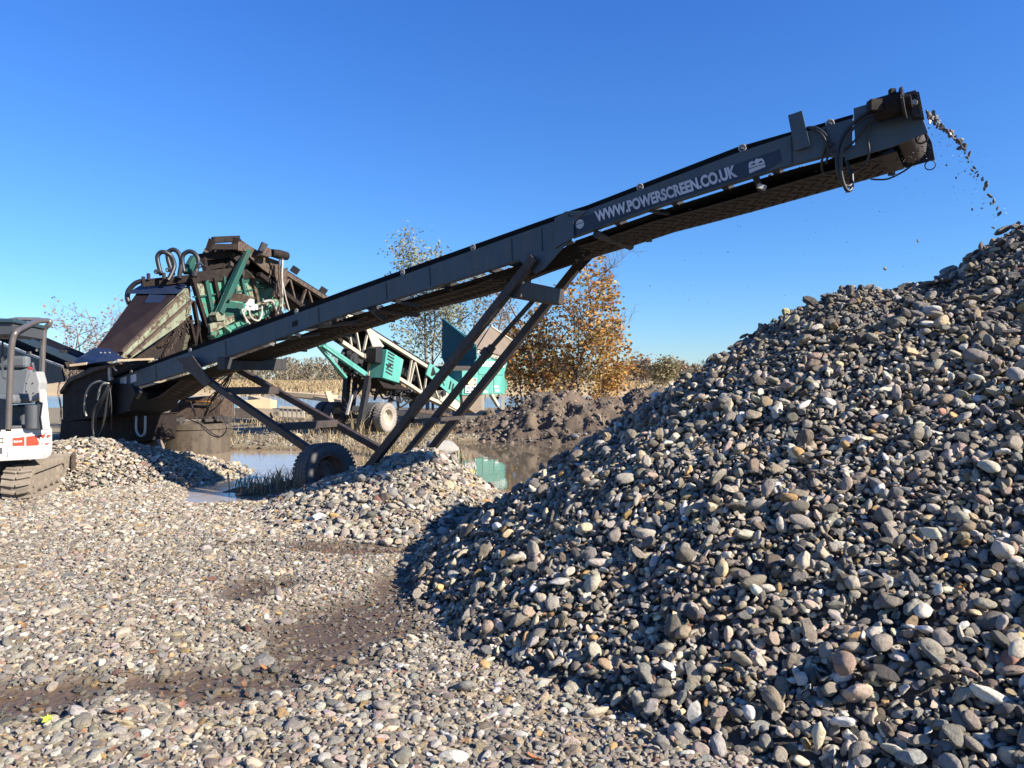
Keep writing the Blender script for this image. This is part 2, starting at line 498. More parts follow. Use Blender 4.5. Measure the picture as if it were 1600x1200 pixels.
c = mixc(nt, att2.outputs['Fac'], c, (0.105, 0.07, 0.042))
nt.links.new(c, gb.inputs['Base Color'])
mr = nt.nodes.new('ShaderNodeMapRange'); nt.links.new(att2.outputs['Fac'], mr.inputs[0])
mr.inputs[3].default_value = 0.9; mr.inputs[4].default_value = 0.42
nt.links.new(mr.outputs[0], gb.inputs['Roughness'])
hm = mixc(nt, 0.5, n2, vor.outputs['Distance'])
bump(nt, gb, hm, 0.5, 0.03)

Vt, F = grid_mesh('ground', xs, ys, ground_z)
me = mesh_from('ground', Vt, F, gm)
gx, gy = Vt[:, 0], Vt[:, 1]
z_gr = 1 - smoothstep(16, 20, gy)
z_wd = smoothstep(14.2, 16.5, gy + 2 * fbm(gx * 0.7, gy * 0.7, 61, 3)) * (1 - smoothstep(50, 60, gy))
z_fd = smoothstep(84, 92, gy)
zc = np.stack([z_gr, z_wd, z_fd, np.ones_like(gx)], -1).astype(np.float32)
a = me.attributes.new('zones', 'FLOAT_COLOR', 'POINT'); a.data.foreach_set('color', zc.ravel())
wet = np.clip(np.maximum(puddle_mask(gx, gy), smoothstep(0.02, 0.25, pond_depth(gx, gy)) * 0.9), 0, 1).astype(np.float32)
a = me.attributes.new('wet', 'FLOAT', 'POINT'); a.data.foreach_set('value', wet)
ground = bpy.data.objects.new('ground', me); COL.objects.link(ground)
tag(ground, 'flat yard of mud and river gravel reaching to the far field', 'ground', kind='structure')

# ------------------------------------------------------------------ water
def water_mat(name, col, rough, scale, st):
    m, nt, b = new_mat(name)
    co = nt.nodes.new('ShaderNodeNewGeometry').outputs['Position']
    n = noise_tex(nt, co, 0.5, 3, 0.5)
    nt.links.new(mixc(nt, n, [x * 0.85 for x in col], [x * 1.15 for x in col]), b.inputs['Base Color'])
    b.inputs['Roughness'].default_value = rough
    b.inputs['IOR'].default_value = 1.33
    b.inputs['Specular IOR Level'].default_value = 0.4
    mp = N(nt, 'ShaderNodeMapping'); mp.inputs['Scale'].default_value = (1, 0.5, 1); nt.links.new(co, mp.inputs['Vector'])
    h = noise_tex(nt, mp.outputs['Vector'], scale, 3, 0.5)
    bump(nt, b, h, st, 0.02)
    return m
def sheet(name, x0, x1, y0, y1, z, m):
    me = bpy.data.meshes.new(name)
    me.from_pydata([(x0, y0, z), (x1, y0, z), (x1, y1, z), (x0, y1, z)], [], [(0, 1, 2, 3)])
    me.materials.append(m)
    o = bpy.data.objects.new(name, me); COL.objects.link(o)
    return o
tag(sheet('puddle', -9.5, -2.2, 9.3, 18.8, WATER_Z, water_mat('muddy_water', (0.30, 0.23, 0.15), 0.10, 5.0, 0.16)),
    'shallow brown puddle with sky reflection left of the conveyor wheel', 'puddle', kind='structure')
tag(sheet('pond', -2.0, 3.6, 9.6, 21.0, WATER_Z - 0.002, water_mat('pond_water', (0.12, 0.095, 0.062), 0.03, 4.0, 0.10)),
    'brown pond behind the small gravel heap reflecting the green hopper', 'pond', kind='structure')
tag(sheet('river', -400, 400, 38, 105, RIVER_Z, water_mat('river_water', (0.07, 0.12, 0.20), 0.12, 2.0, 0.5)),
    'blue river across the background', 'river', kind='structure')

# ------------------------------------------------------------------ stones
stone_col = bpy.data.collections.new('stone_shapes')
def stone_mat(name, rough):
    m, nt, b = new_mat(name)
    co = coords(nt)
    oi = nt.nodes.new('ShaderNodeObjectInfo')
    ad = N(nt, 'ShaderNodeVectorMath', operation='ADD'); nt.links.new(co, ad.inputs[0])
    sc_ = N(nt, 'ShaderNodeVectorMath', operation='SCALE'); sc_.inputs[3].default_value = 37.0
    cb = nt.nodes.new('ShaderNodeCombineXYZ')
    for i in range(3): nt.links.new(oi.outputs['Random'], cb.inputs[i])
    nt.links.new(cb.outputs[0], sc_.inputs[0]); nt.links.new(sc_.outputs[0], ad.inputs[1])
    n = noise_tex(nt, ad.outputs[0], 4.5, 6, 0.7)
    n2 = noise_tex(nt, ad.outputs[0], 22, 4, 0.7)
    at = N(nt, 'ShaderNodeAttribute', attribute_name='scol', attribute_type='INSTANCER')
    # mottling, pits and a few pale or dark grains, different on every stone
    k = mixc(nt, 1.0, at.outputs['Color'], ramp(nt, n, [(0.28, (0.55, 0.53, 0.50)), (0.52, (0.98, 0.97, 0.95)), (0.75, (1, 1, 1))]), 'MULTIPLY')
    k = mixc(nt, 0.6, k, ramp(nt, n2, [(0.33, (0.42, 0.40, 0.37)), (0.52, (1, 1, 1))]), 'MULTIPLY')
    pale = N(nt, 'ShaderNodeMath', operation='MULTIPLY'); pale.inputs[1].default_value = 0.45
    nt.links.new(ramp(nt, n2, [(0.60, (0, 0, 0)), (0.72, (1, 1, 1))]), pale.inputs[0])
    k = mixc(nt, pale.outputs[0], k, (0.50, 0.46, 0.40))
    nt.links.new(k, b.inputs['Base Color'])
    mr = nt.nodes.new('ShaderNodeMapRange'); nt.links.new(at.outputs['Alpha'], mr.inputs[0])
    mr.inputs[3].default_value = 0.22; mr.inputs[4].default_value = rough
    nt.links.new(mr.outputs[0], b.inputs['Roughness'])
    b.inputs['Specular IOR Level'].default_value = 0.35
    bump(nt, b, mixc(nt, 0.45, n, n2), 0.6, 0.09)
    return m
MT['stone'] = stone_mat('river_stone', 0.72)
MT['air_stone'] = plain('wet_dark_stone', (0.085, 0.078, 0.07), 0.4, 20, 0.4)

def stone_mesh(i, sub, angular):
    bm = bmesh.new()
    bmesh.ops.create_icosphere(bm, subdivisions=sub, radius=0.5)
    rr = random.Random(100 + i)
    ax = (1.12, rr.uniform(0.66, 0.92), rr.uniform(0.36, 0.68))
    off = V(rr.uniform(-50, 50), rr.uniform(-50, 50), rr.uniform(-50, 50))
    cuts = []
    for k in range(int(3 + 8 * angular)):
        d = V(rr.gauss(0, 1), rr.gauss(0, 1), rr.gauss(0, 1)).normalized()
        cuts.append((d, rr.uniform(0.24, 0.40) if rr.random() < angular else rr.uniform(0.36, 0.5)))
    for v in bm.verts:
        p = v.co.copy()
        for d, h in cuts:
            e = p.dot(d) - h
            if e > 0: p -= d * e * (0.9 + 0.08 * angular)
        p *= 1 + (0.22 - 0.12 * angular) * mnoise.noise(p * 2.1 + off) + 0.07 * mnoise.noise(p * 6 + off)
        v.co = V(p.x * ax[0], p.y * ax[1], p.z * ax[2])
    me = bpy.data.meshes.new('stone_shape')
    bm.to_mesh(me); bm.free()
    me.polygons.foreach_set('use_smooth', [True] * len(me.polygons))
    if angular > 0.5: me.set_sharp_from_angle(angle=R(28))
    me.materials.append(MT['stone'])
    return me
NST = 20
stone_meshes = []
for i in range(NST):
    me = stone_mesh(i, 3, 0.25 if i % 2 == 0 else 0.85)
    stone_meshes.append(me)
    o = bpy.data.objects.new('stone_%02d' % i, me)
    stone_col.objects.link(o)

PAL = np.array([(.33, .305, .265), (.44, .385, .29), (.18, .17, .155), (.46, .365, .24), (.37, .285, .235), (.62, .58, .50), (.44, .29, .13), (.235, .235, .225), (.36, .325, .265), (.25, .2, .155), (.29, .15, .11)])
def stone_colors(n, w, bright=1.0, var=0.25):
    w = np.array(w, float); w /= w.sum()
    c = PAL[rng.choice(len(PAL), n, p=w)] * np.exp(rng.normal(0, var, (n, 1))) * bright
    c *= 1 + rng.normal(0, 0.025, (n, 3))
    return np.clip(c, 0.01, 0.8)

def gn_scatter(name, Vb, Fb, mat, pts, rot, scl, idx, col, coll):
    """one mesh: its own faces, and loose points that carry a stone each"""
    nb = len(Vb)
    me = bpy.data.meshes.new(name)
    n = nb + len(pts)
    me.vertices.add(n)
    me.vertices.foreach_set('co', np.concatenate([Vb, pts]).astype(np.float32).ravel() if nb else pts.astype(np.float32).ravel())
    if nb:
        me.loops.add(len(Fb) * 4); me.polygons.add(len(Fb))
        me.loops.foreach_set('vertex_index', Fb.astype(np.int32).ravel())
        me.polygons.foreach_set('loop_start', (np.arange(len(Fb)) * 4).astype(np.int32))
        me.polygons.foreach_set('use_smooth', np.ones(len(Fb), bool))
    me.update(calc_edges=True); me.validate()
    def att(nm, ty, fld, arr, dim):
        full = np.zeros((n, dim), arr.dtype); full[nb:] = arr.reshape(-1, dim)
        me.attributes.new(nm, ty, 'POINT').data.foreach_set(fld, full.ravel())
    att('is_pt', 'BOOLEAN', 'value', np.ones(len(pts), bool), 1)
    att('rot', 'FLOAT_VECTOR', 'vector', rot.astype(np.float32), 3)
    att('scl', 'FLOAT_VECTOR', 'vector', scl.astype(np.float32), 3)
    att('idx', 'INT', 'value', idx.astype(np.int32), 1)
    att('scol', 'FLOAT_COLOR', 'color', col.astype(np.float32), 4)
    if mat: me.materials.append(mat)
    o = bpy.data.objects.new(name, me); COL.objects.link(o)
    ng = bpy.data.node_groups.new('scatter', 'GeometryNodeTree')
    ng.interface.new_socket('Geometry', in_out='INPUT', socket_type='NodeSocketGeometry')
    ng.interface.new_socket('Geometry', in_out='OUTPUT', socket_type='NodeSocketGeometry')
    L = ng.links.new
    gi = ng.nodes.new('NodeGroupInput'); go = ng.nodes.new('NodeGroupOutput')
    def na(nm, ty):
        q = ng.nodes.new('GeometryNodeInputNamedAttribute'); q.data_type = ty; q.inputs[0].default_value = nm
        return q.outputs[0]
    sp = ng.nodes.new('GeometryNodeSeparateGeometry'); sp.domain = 'POINT'
    L(gi.outputs[0], sp.inputs[0]); L(na('is_pt', 'BOOLEAN'), sp.inputs[1])
    ci = ng.nodes.new('GeometryNodeCollectionInfo'); ci.inputs[0].default_value = coll
    ci.inputs['Separate Children'].default_value = True; ci.inputs['Reset Children'].default_value = True
    ip = ng.nodes.new('GeometryNodeInstanceOnPoints')
    L(sp.outputs[0], ip.inputs['Points']); L(ci.outputs[0], ip.inputs['Instance'])
    ip.inputs['Pick Instance'].default_value = True
    L(na('idx', 'INT'), ip.inputs['Instance Index'])
    er = ng.nodes.new('FunctionNodeEulerToRotation'); L(na('rot', 'FLOAT_VECTOR'), er.inputs[0])
    L(er.outputs[0], ip.inputs['Rotation']); L(na('scl', 'FLOAT_VECTOR'), ip.inputs['Scale'])
    jn = ng.nodes.new('GeometryNodeJoinGeometry')
    L(sp.outputs[1], jn.inputs[0]); L(ip.outputs[0], jn.inputs[0]); L(jn.outputs[0], go.inputs[0])
    md = o.modifiers.new('scatter', 'NODES'); md.node_group = ng
    return o

def jitter_grid(x0, x1, y0, y1, s):
    X, Y = np.meshgrid(np.arange(x0, x1, s), np.arange(y0, y1, s))
    X = X + rng.uniform(-.5, .5, X.shape) * s; Y = Y + rng.uniform(-.5, .5, Y.shape) * s
    return X.ravel(), Y.ravel()

def in_view(x, y, m=2.0):
    return (y > 1.6) & (np.abs(x) < 0.70 * y + m)

def stones_on(x, y, zf, size, weights, bright=1.0, tilt=0.35, sink=0.22, wet=None, slope=True, var=0.25):
    n = len(x)
    z = zf(x, y)
    e = 0.06
    gx = (zf(x + e, y) - zf(x - e, y)) / (2 * e); gy = (zf(x, y + e) - zf(x, y - e)) / (2 * e)
    if not slope: gx = gx * 0; gy = gy * 0
    rot = np.stack([np.arctan(gy) * 0.7 + rng.normal(0, tilt, n), -np.arctan(gx) * 0.7 + rng.normal(0, tilt, n), rng.uniform(0, 6.283, n)], -1)
    # spin about the stone's own axis first, then lean: Blender's XYZ order turns X, Y, then Z, so lean is put in the spun frame
    cz, sz = np.cos(rot[:, 2]), np.sin(rot[:, 2])
    rx, ry = rot[:, 0].copy(), rot[:, 1].copy()
    rot[:, 0] = cz * rx + sz * ry; rot[:, 1] = -sz * rx + cz * ry
    scl = size[:, None] * np.exp(rng.normal(0, 0.13, (n, 3)))
    p = np.stack([x, y, z + size * sink * rng.uniform(0.35, 1.2, n)], -1)
    c = stone_colors(n, weights, bright, var)
    if wet is None: wet = np.zeros(n)
    if weights is W_PILE: c = c * np.array([1.05, 1.0, 0.92])
    c *= (1 - 0.5 * wet)[:, None]
    col = np.concatenate([c, (1 - wet)[:, None]], 1)
    return p, rot, scl, rng.integers(0, NST, n), col

def cat(*L):
    return [np.concatenate(q) for q in zip(*L)]

#            grey beige dark tan pink white ochre blue mid brown red
W_PILE = [24, 13, 14, 5, 6, 9, 2.0, 12, 16, 4, 0.5]
W_GRND = [14, 30, 4, 14, 9, 10, 2.5, 2, 18, 6, 1.0]
under = plain('gravel_fines', (0.06, 0.053, 0.045), 0.9, 30, 0.4, bstr=0.6, bdist=0.02)

# big pile of washed stone on the right
def lognorm(n, med, sig, lo, hi):
    return np.clip(med * np.exp(rng.normal(0, sig, n)), lo, hi)
px_, py_ = np.linspace(-1.6, 10.5, 200), np.linspace(0.2, 12, 190)
Vb, Fb = grid_mesh('gravel_pile', px_, py_, lambda x, y: big_z(x, y) - 0.02, keep=lambda X, Y, Z: Z > -0.12)
def pile_pts(s, med, sig, lo, hi, up):
    x, y = jitter_grid(-1.4, 8.8, 0.6, 9.4, s)
    z = big_z(x, y)
    k = (z > 0.015 + 0.05 * rng.uniform(-1, 1, len(x))) & (np.abs(x) < 0.78 * y + 2.2)
    x, y, z = x[k], y[k], z[k]
    w = np.clip(1.0 * smoothstep(1.45, 2.35, z + 0.5 * fbm(x * 1.2, y * 1.2, 71, 3)) + 0.25 * rng.uniform(0, 1, len(x)), 0, 1)
    return stones_on(x, y, big_z, lognorm(len(x), med, sig, lo, hi), W_PILE, 1.02, 0.52, up, wet=w * 0.8, var=0.42)
S1 = pile_pts(0.034, 0.040, 0.32, 0.022, 0.08, 0.12)
S2 = pile_pts(0.053, 0.047, 0.42, 0.026, 0.12, 0.62)
# loose stones that rolled out past the foot of the pile
x, y = jitter_grid(-2.0, 3.0, 2.2, 9.5, 0.12)
z = big_z(x, y); k = (z < 0.03) & (z > -0.26) & (rng.uniform(0, 1, len(x)) < np.exp(-(0.03 - z) / 0.08) * 0.75)
S3 = stones_on(x[k], y[k], ground_z, lognorm(k.sum(), 0.075, 0.35, 0.04, 0.14), W_PILE, 1.0, 0.35, 0.3)
pile = gn_scatter('gravel_pile', Vb, Fb, under, *cat(S1, S2, S3), stone_col)
tag(pile, 'large heap of grey washed river stone under the conveyor head', 'gravel pile', kind='stuff')

# small heap behind the conveyor legs, and the spill heap under the tail
def heap(name, zf, x0, x1, y0, y1, label, med, s):
    Vb, Fb = grid_mesh(name, np.arange(x0, x1, 0.06), np.arange(y0, y1, 0.06), lambda x, y: zf(x, y) - 0.015, keep=lambda X, Y, Z: Z > ground_z(X, Y) - 0.1)
    x, y = jitter_grid(x0, x1, y0, y1, s)
    z = zf(x, y); k = (z > ground_z(x, y) - 0.01)
    x, y = x[k], y[k]
    A = stones_on(x, y, zf, lognorm(len(x), med, 0.33, 0.025, 0.11), W_GRND, 0.98, 0.35, 0.28)
    x, y = jitter_grid(x0, x1, y0, y1, s * 2.6)
    z = zf(x, y); k = (z > ground_z(x, y))
    x, y = x[k], y[k]
    B = stones_on(x, y, zf, lognorm(len(x), med * 1.6, 0.3, 0.03, 0.15), W_GRND, 1.0, 0.35, 0.36)
    o = gn_scatter(name, Vb, Fb, under, *cat(A, B), stone_col)
    return tag(o, label, 'gravel heap', kind='stuff')
heap('gravel_heap', small_z, -4.2, 1.2, 7.2, 11.6, 'low heap of pale gravel burying the feet of the conveyor legs', 0.048, 0.042)
heap('gravel_heap', left_z, -9.8, -3.6, 10.4, 15.6, 'low heap of gravel spilled under the conveyor tail', 0.045, 0.048)

# loose gravel over the whole yard
def loose(s, med, sig, lo, hi, y0, y1, prob, bright=1.0):
    x, y = jitter_grid(-0.7 * y1 - 2.0, min(0.6 * y1, 9), y0, y1, s)
    k = in_view(x, y) & (big_z(x, y) < 0.05) & (small_z(x, y) < ground_z(x, y) + 0.02) & (left_z(x, y) < ground_z(x, y) + 0.02)
    x, y = x[k], y[k]
    pm = puddle_mask(x, y); pd = pond_depth(x, y)
    gz = ground_z(x, y)
    k = (rng.uniform(0, 1, len(x)) < prob * (1 - 0.72 * smoothstep(0.35, 1.0, pm))) & (gz > WATER_Z - 0.012)
    x, y, pm, pd = x[k], y[k], pm[k], pd[k]
    w = np.clip(1.3 * pm + 0.8 * smoothstep(0.2, 0.6, pd), 0, 1)
    clump = fbm(x * 1.1, y * 1.1, 81, 3)
    size = lognorm(len(x), med, sig, lo, hi) * (1 + 0.5 * clump)
    return stones_on(x, y, ground_z, size, W_GRND, bright * 0.93, 0.30, 0.15, wet=w, var=0.3)
G1 = loose(0.0235, 0.0275, 0.36, 0.014, 0.075, 2.3, 7.5, 0.88, 0.95)
G2 = loose(0.115, 0.060, 0.32, 0.035, 0.12, 2.3, 8.5, 0.28, 1.0)
G3 = loose(0.032, 0.036, 0.34, 0.02, 0.10, 7.5, 13.5, 0.9, 1.0)
G4 = loose(0.085, 0.062, 0.4, 0.03, 0.15, 13.5, 21, 0.4, 0.65)
gg = gn_scatter('loose_gravel', np.zeros((0, 3)), np.zeros((0, 4), int), None, *cat(G1, G2, G3, G4), stone_col)
tag(gg, 'loose pale river gravel covering the yard', 'gravel', kind='stuff')

# mud bank behind the pond
mudm, nt, mb_ = new_mat('churned_mud')
co = nt.nodes.new('ShaderNodeNewGeometry').outputs['Position']
n1 = noise_tex(nt, co, 1.6, 6, 0.7); n2 = noise_tex(nt, co, 11, 8, 0.75)
c = mixc(nt, ramp(nt, n1, [(0.35, (0, 0, 0)), (0.65, (1, 1, 1))]), (0.075, 0.051, 0.032), (0.20, 0.143, 0.092))
c = mixc(nt, ramp(nt, n2, [(0.4, (0, 0, 0)), (0.7, (1, 1, 1))]), c, (0.115, 0.083, 0.056))
nt.links.new(c, mb_.inputs['Base Color']); mb_.inputs['Roughness'].default_value = 0.8
bump(nt, mb_, n2, 0.9, 0.09)
Vb, Fb = grid_mesh('mud_bank', np.arange(-2.6, 11, 0.055), np.arange(16.6, 25.5, 0.055), mud_z, keep=lambda X, Y, Z: Z > ground_z(X, Y) - 0.12)
x, y = jitter_grid(-2.4, 8, 16.8, 24, 0.11)
z = mud_z(x, y); k = (z > ground_z(x, y) + 0.02) & (rng.uniform(0, 1, len(x)) < 0.6)
x, y = x[k], y[k]
A = stones_on(x, y, mud_z, lognorm(len(x), 0.075, 0.5, 0.03, 0.30), [4, 6, 5, 5, 3, .6, 1, 1, 5, 22, 0.5], 0.6, 0.6, 0.25)
tag(gn_scatter('mud_bank', Vb, Fb, mudm, *A, stone_col), 'rough bank of churned dark mud and stones behind the pond', 'mud bank', kind='structure')
# ------------------------------------------------------------------ main stockpiling conveyor
AZ = R(33.0)
dM = V(math.cos(AZ), -math.sin(AZ), 0)          # tail to head
cM = V(math.sin(AZ), math.cos(AZ), 0)           # near side to far side
OM = P(1440, 200, 6.5)
def M(px, py, off=0.0):
    return onplane(px, py, OM + cM * off, cM)
def poly_m(pts, off=0.0):
    return [M(x, y, off) for x, y in pts]
def lerp_px(line, x):
    for (x0, y0), (x1, y1) in zip(line, line[1:]):
        if x0 <= x <= x1: return y0 + (y1 - y0) * (x - x0) / (x1 - x0)
    (x0, y0), (x1, y1) = (line[0], line[1]) if x < line[0][0] else (line[-2], line[-1])
    return y0 + (y1 - y0) * (x - x0) / (x1 - x0)

WB = 0.98                                        # distance between the side beams
SK_TOP = [(150, 596), (181, 585), (300, 541), (420, 497), (540, 452), (720, 388), (855, 340), (893, 327)]
BM_TOP = [(150, 603), (181, 591), (300, 549), (420, 506), (540, 462), (720, 398), (855, 350), (893, 337)]
BM_BOT = [(150, 624), (181, 613), (300, 577), (420, 534), (540, 490), (720, 435), (855, 392), (893, 377)]
SK2_TOP = [(893, 327), (915, 320), (1033, 274), (1149, 229), (1236, 204), (1274, 194), (1332, 177)]
BM2_TOP = [(893, 337), (915, 330), (1033, 285), (1149, 241), (1236, 212), (1274, 203), (1332, 186)]
BM2_BOT = [(893, 371), (1033, 321), (1196, 269), (1240, 256), (1290, 243), (1332, 240)]

base_c = M(520, 745, 0.5); base_c.z = 0
conv = thing('stockpile_conveyor', 'long dark blue grey belt conveyor with white web address, discharging onto the big pile', 'conveyor', base_c)

def beam(name, top, bot, off, dz=0.0, th=0.07):
    mb = MB()
    t = [p + V(0, 0, dz) for p in poly_m(top)]; b = [p + V(0, 0, dz) for p in poly_m(bot)]
    t = [p + cM * off for p in t]; b = [p + cM * off for p in b]
    # channel section: web and two flanges
    mb.prism(t + b[::-1], cM * 0.012)
    for line, s in ((t, -1), (b, 1)):
        for p, q in zip(line, line[1:]):
            u = (q - p).cross(cM).normalized()
            mb.bar(p + cM * (th / 2 + 0.006 if off < 0.5 else -th / 2) + u * 0.0, q + cM * (th / 2 + 0.006 if off < 0.5 else -th / 2), 0.011, th, up=cM)
    return mb.build(name, MT['beam'], conv)
beam('side_beam', BM_TOP, BM_BOT, 0.0)
beam('side_beam', BM2_TOP, BM2_BOT, -0.012)
beam('side_beam', BM_TOP, [(x, (y + lerp_px(BM_TOP, x)) / 2 - 3) for x, y in BM_BOT], WB, -0.15)
beam('side_beam', BM2_TOP, [(x, (y + lerp_px(BM2_TOP, x)) / 2 - 3) for x, y in BM2_BOT], WB, -0.15)

def skirt(top, bot, off, dz=0.0):
    t = [p + V(0, 0, dz) for p in poly_m(top)]; b = [p + V(0, 0, dz - 0.04) for p in poly_m(bot)]
    t = [p + cM * off for p in t]; b = [p + cM * off for p in b]
    return MB().prism(t + b[::-1], cM * 0.014).build('rubber_skirt', MT['rubber'], conv)
skirt(SK_TOP, BM_TOP, 0.03); skirt(SK2_TOP, BM2_TOP, 0.03)
skirt(SK_TOP, BM_TOP, WB - 0.05, -0.215); skirt(SK2_TOP, BM2_TOP, WB - 0.05, -0.215)

# bolted roller ends along the skirt
for px in (205, 297, 463, 629, 739, 1000, 1160, 1297):
    y = lerp_px(SK_TOP if px < 893 else SK2_TOP, px) + 5.5
    mb = MB(); c = M(px, y, 0.012)
    mb.ring(c, cM, 0.033, 0.008, 20)
    mb.lathe(c, cM, [(-0.012, 0.0), (-0.012, 0.015), (0.02, 0.015)], 12)
    mb.build('roller_end', MT['steel'], conv, smooth=40)

# carrying belt, head drum, return belt with tread
def s_line(pxs, line_y, off=0.0):
    return [M(x, lerp_px(line_y, x), off) for x in pxs]
MAIN_MID = [(150, 608), (300, 557), (540, 470), (720, 406), (893, 345), (1033, 293), (1149, 248), (1332, 194), (1430, 165)]
carry = [M(x, y + 2.5) for x, y in BM_BOT[:-1]] + [M(x, y + 1) for x, y in BM2_BOT[:-1]] + [M(1332, 222), M(1405, 178)]
mb = MB()
for o0, o1, z0, z1 in ((0.12, 0.30, 0.012, 0.0), (0.30, 0.66, 0.0, 0.0), (0.66, 0.88, 0.0, 0.05)):
    mb.ribbon([p + cM * o0 + V(0, 0, z0 - 0.03) for p in carry], [p + cM * o1 + V(0, 0, z1 - 0.03) for p in carry], 0.012)
mb.build('carrying_belt', MT['rubber'], conv)

FAR = [(196, 650), (240, 640), (300, 619), (342, 590), (395, 573), (429, 560), (486, 545), (540, 525), (600, 507), (648, 490), (720, 473), (785, 455), (860, 426), (932, 401), (984, 386), (1054, 363), (1120, 346), (1180, 330), (1230, 316), (1280, 302), (1361, 279), (1412, 264)]
far_pts = [M(x, y, WB - 0.06) for x, y in FAR]
near_pts = [p - cM * 0.66 for p in far_pts]
mb = MB().ribbon(near_pts, far_pts, 0.012)
# raised chevron tread on the outer (lower) face
path = [far_pts[0]]
tot = 0; seg = []
for p, q in zip(far_pts, far_pts[1:]): seg.append((p, q, (q - p).length))
L = sum(x[2] for x in seg)
def at_len(t):
    for p, q, l in seg:
        if t <= l: return p + (q - p) * (t / l), (q - p).normalized()
        t -= l
    return seg[-1][1], (seg[-1][1] - seg[-1][0]).normalized()
t = 0.1
wd = 0.66
while t < L - 0.15:
    p, d = at_len(t)
    up = d.cross(cM).normalized()
    dn = -abs(up.z) / up.z * up
    for k in range(4):
        a0 = 0.05 + k * (wd - 0.1) / 4; a1 = a0 + (wd - 0.1) / 4
        sgn = 1 if k % 2 == 0 else -1
        q0 = p - cM * (wd - a0) + d * (0.05 * (-sgn)) + dn * 0.006
        q1 = p - cM * (wd - a1) + d * (0.05 * sgn) + dn * 0.006
        mb.bar(q0, q1, 0.022, 0.016, up)
    t += 0.115
mb.build('return_belt', MT['belt'], conv)

# frames across between the two beams
mb_list = []
for px in (250, 330, 400, 470, 540, 610, 690, 760, 960, 1050, 1130, 1210):
    bl = BM_BOT if px < 893 else BM2_BOT
    a = M(px, lerp_px(bl, px) - 4); b = a + cM * WB + V(0, 0, -0.06)
    MB().bar(a + cM * 0.01, b, 0.07, 0.07).bar(a + cM * 0.25 + V(0, 0, -0.05), a + cM * 0.25 + V(0, 0, 0.16), 0.05, 0.03).bar(
        a + cM * 0.72 + V(0, 0, -0.05), a + cM * 0.72 + V(0, 0, 0.14), 0.05, 0.03).build('cross_member', MT['dark'], conv)
# bracing and return roller hangers under the near beam
for (a, b) in (((600, 466), (655, 478)), ((655, 452), (700, 446)), ((1015, 327), (1045, 333)), ((1180, 274), (1190, 300)), ((430, 531), (500, 521)), ((480, 512), (560, 503)), ((700, 440), (705, 452)), ((575, 480), (600, 500))):
    MB().bar(M(*a, 0.03), M(*b, 0.25), 0.05, 0.05).build('hanger', MT['dark'], conv)
for (x, y) in ((424, 537), (466, 523), (505, 508), (532, 497), (1190, 292), (232, 596), (258, 590)):
    MB().box(M(x, y, 0.1), (0.09, 0.03, 0.05), Matrix.Rotation(0.3, 3, 'Y')).build('roller_bracket', MT['steel'], conv, bevel=0.004)
# return rollers hanging under the belt
def roller(a, b, r, m='dark'):
    d = (b - a).normalized()
    MB().lathe(a, d, [(0, 0), (0, r), ((b - a).length, r), ((b - a).length, 0)], 16).build('return_roller', MT[m], conv, smooth=40)
a = M(932, 366, 0.05); roller(a, a + cM * 0.92 + V(0, 0, 0.0), 0.045)
a = M(583, 483, 0.05); roller(a, a + cM * 0.92, 0.05)
# heavy cross box under the tail third
a = M(345, 568, -0.02)
MB().bar(a, a + cM * 1.22, 0.20, 0.20).build('axle_cross_beam', MT['dark'], conv, bevel=0.01)
# hinge plate where the head section folds
MB().prism(poly_m([(866, 341), (884, 330), (914, 329), (896, 347), (896, 371), (866, 388)], -0.045), cM * 0.02).build('hinge_plate', MT['beam'], conv, bevel=0.004)
MB().lathe(M(890, 336, -0.06), cM, [(0, 0), (0, 0.02), (0.03, 0.02)], 12).build('hinge_pin', MT['dark'], conv)
# panel with the lettering
pp = poly_m([(895, 344), (1218, 233), (1222, 252), (1196, 267), (1033, 318), (896, 368)], -0.017)
MB().prism(pp, cM * 0.003).build('decal_panel', MT['navy'], conv)
# upright plate on the beam
MB().prism(poly_m([(1231, 180), (1253, 172.5), (1266, 228), (1242, 236)], -0.05), cM * 0.012).build('upright_plate', MT['beam'], conv, bevel=0.002)

def text_mesh(name, body, mat, parent, x0, x1, y0, nrm, bold=0.02, height=None, skew=0.0):
    """lettering laid from x0 to x1 (its base line), y0 the top-left corner, standing 2 mm proud of nrm"""
    cu = bpy.data.curves.new(name, 'FONT')
    cu.body = body; cu.offset = bold; cu.extrude = 0.0; cu.resolution_u = 4
    tmp = bpy.data.objects.new('tmp_text', cu); COL.objects.link(tmp)
    dg = bpy.context.evaluated_depsgraph_get()
    me = bpy.data.meshes.new_from_object(tmp.evaluated_get(dg))
    bpy.data.objects.remove(tmp); bpy.data.curves.remove(cu)
    co = np.array([v.co[:] for v in me.vertices])
    mn, mx = co.min(0), co.max(0)
    ux = x1 - x0; uy = y0 - x0
    base = V(0, 0, 0); q = parent
    while q is not None: base += q.location; q = q.parent
    for v in me.vertices:
        a = (v.co.x - mn[0]) / (mx[0] - mn[0]); b = (v.co.y - mn[1]) / (mx[1] - mn[1])
        v.co = x0 + ux * a + uy * b + nrm * 0.002 - base
    me.name = name; me.materials.clear(); me.materials.append(mat)
    o = bpy.data.objects.new(name, me); COL.objects.link(o); o.parent = parent
    return o
for o_ in [o for o in conv.children if o.name.startswith('decal_panel')]: panel = o_
offL = -0.019
text_mesh('lettering', 'WWW.POWERSCREEN.CO.UK', MT['letter'], conv, M(932.5, 347.5, offL), M(1153, 276, offL), M(928.5, 330.5, offL), -cM, bold=0.045)
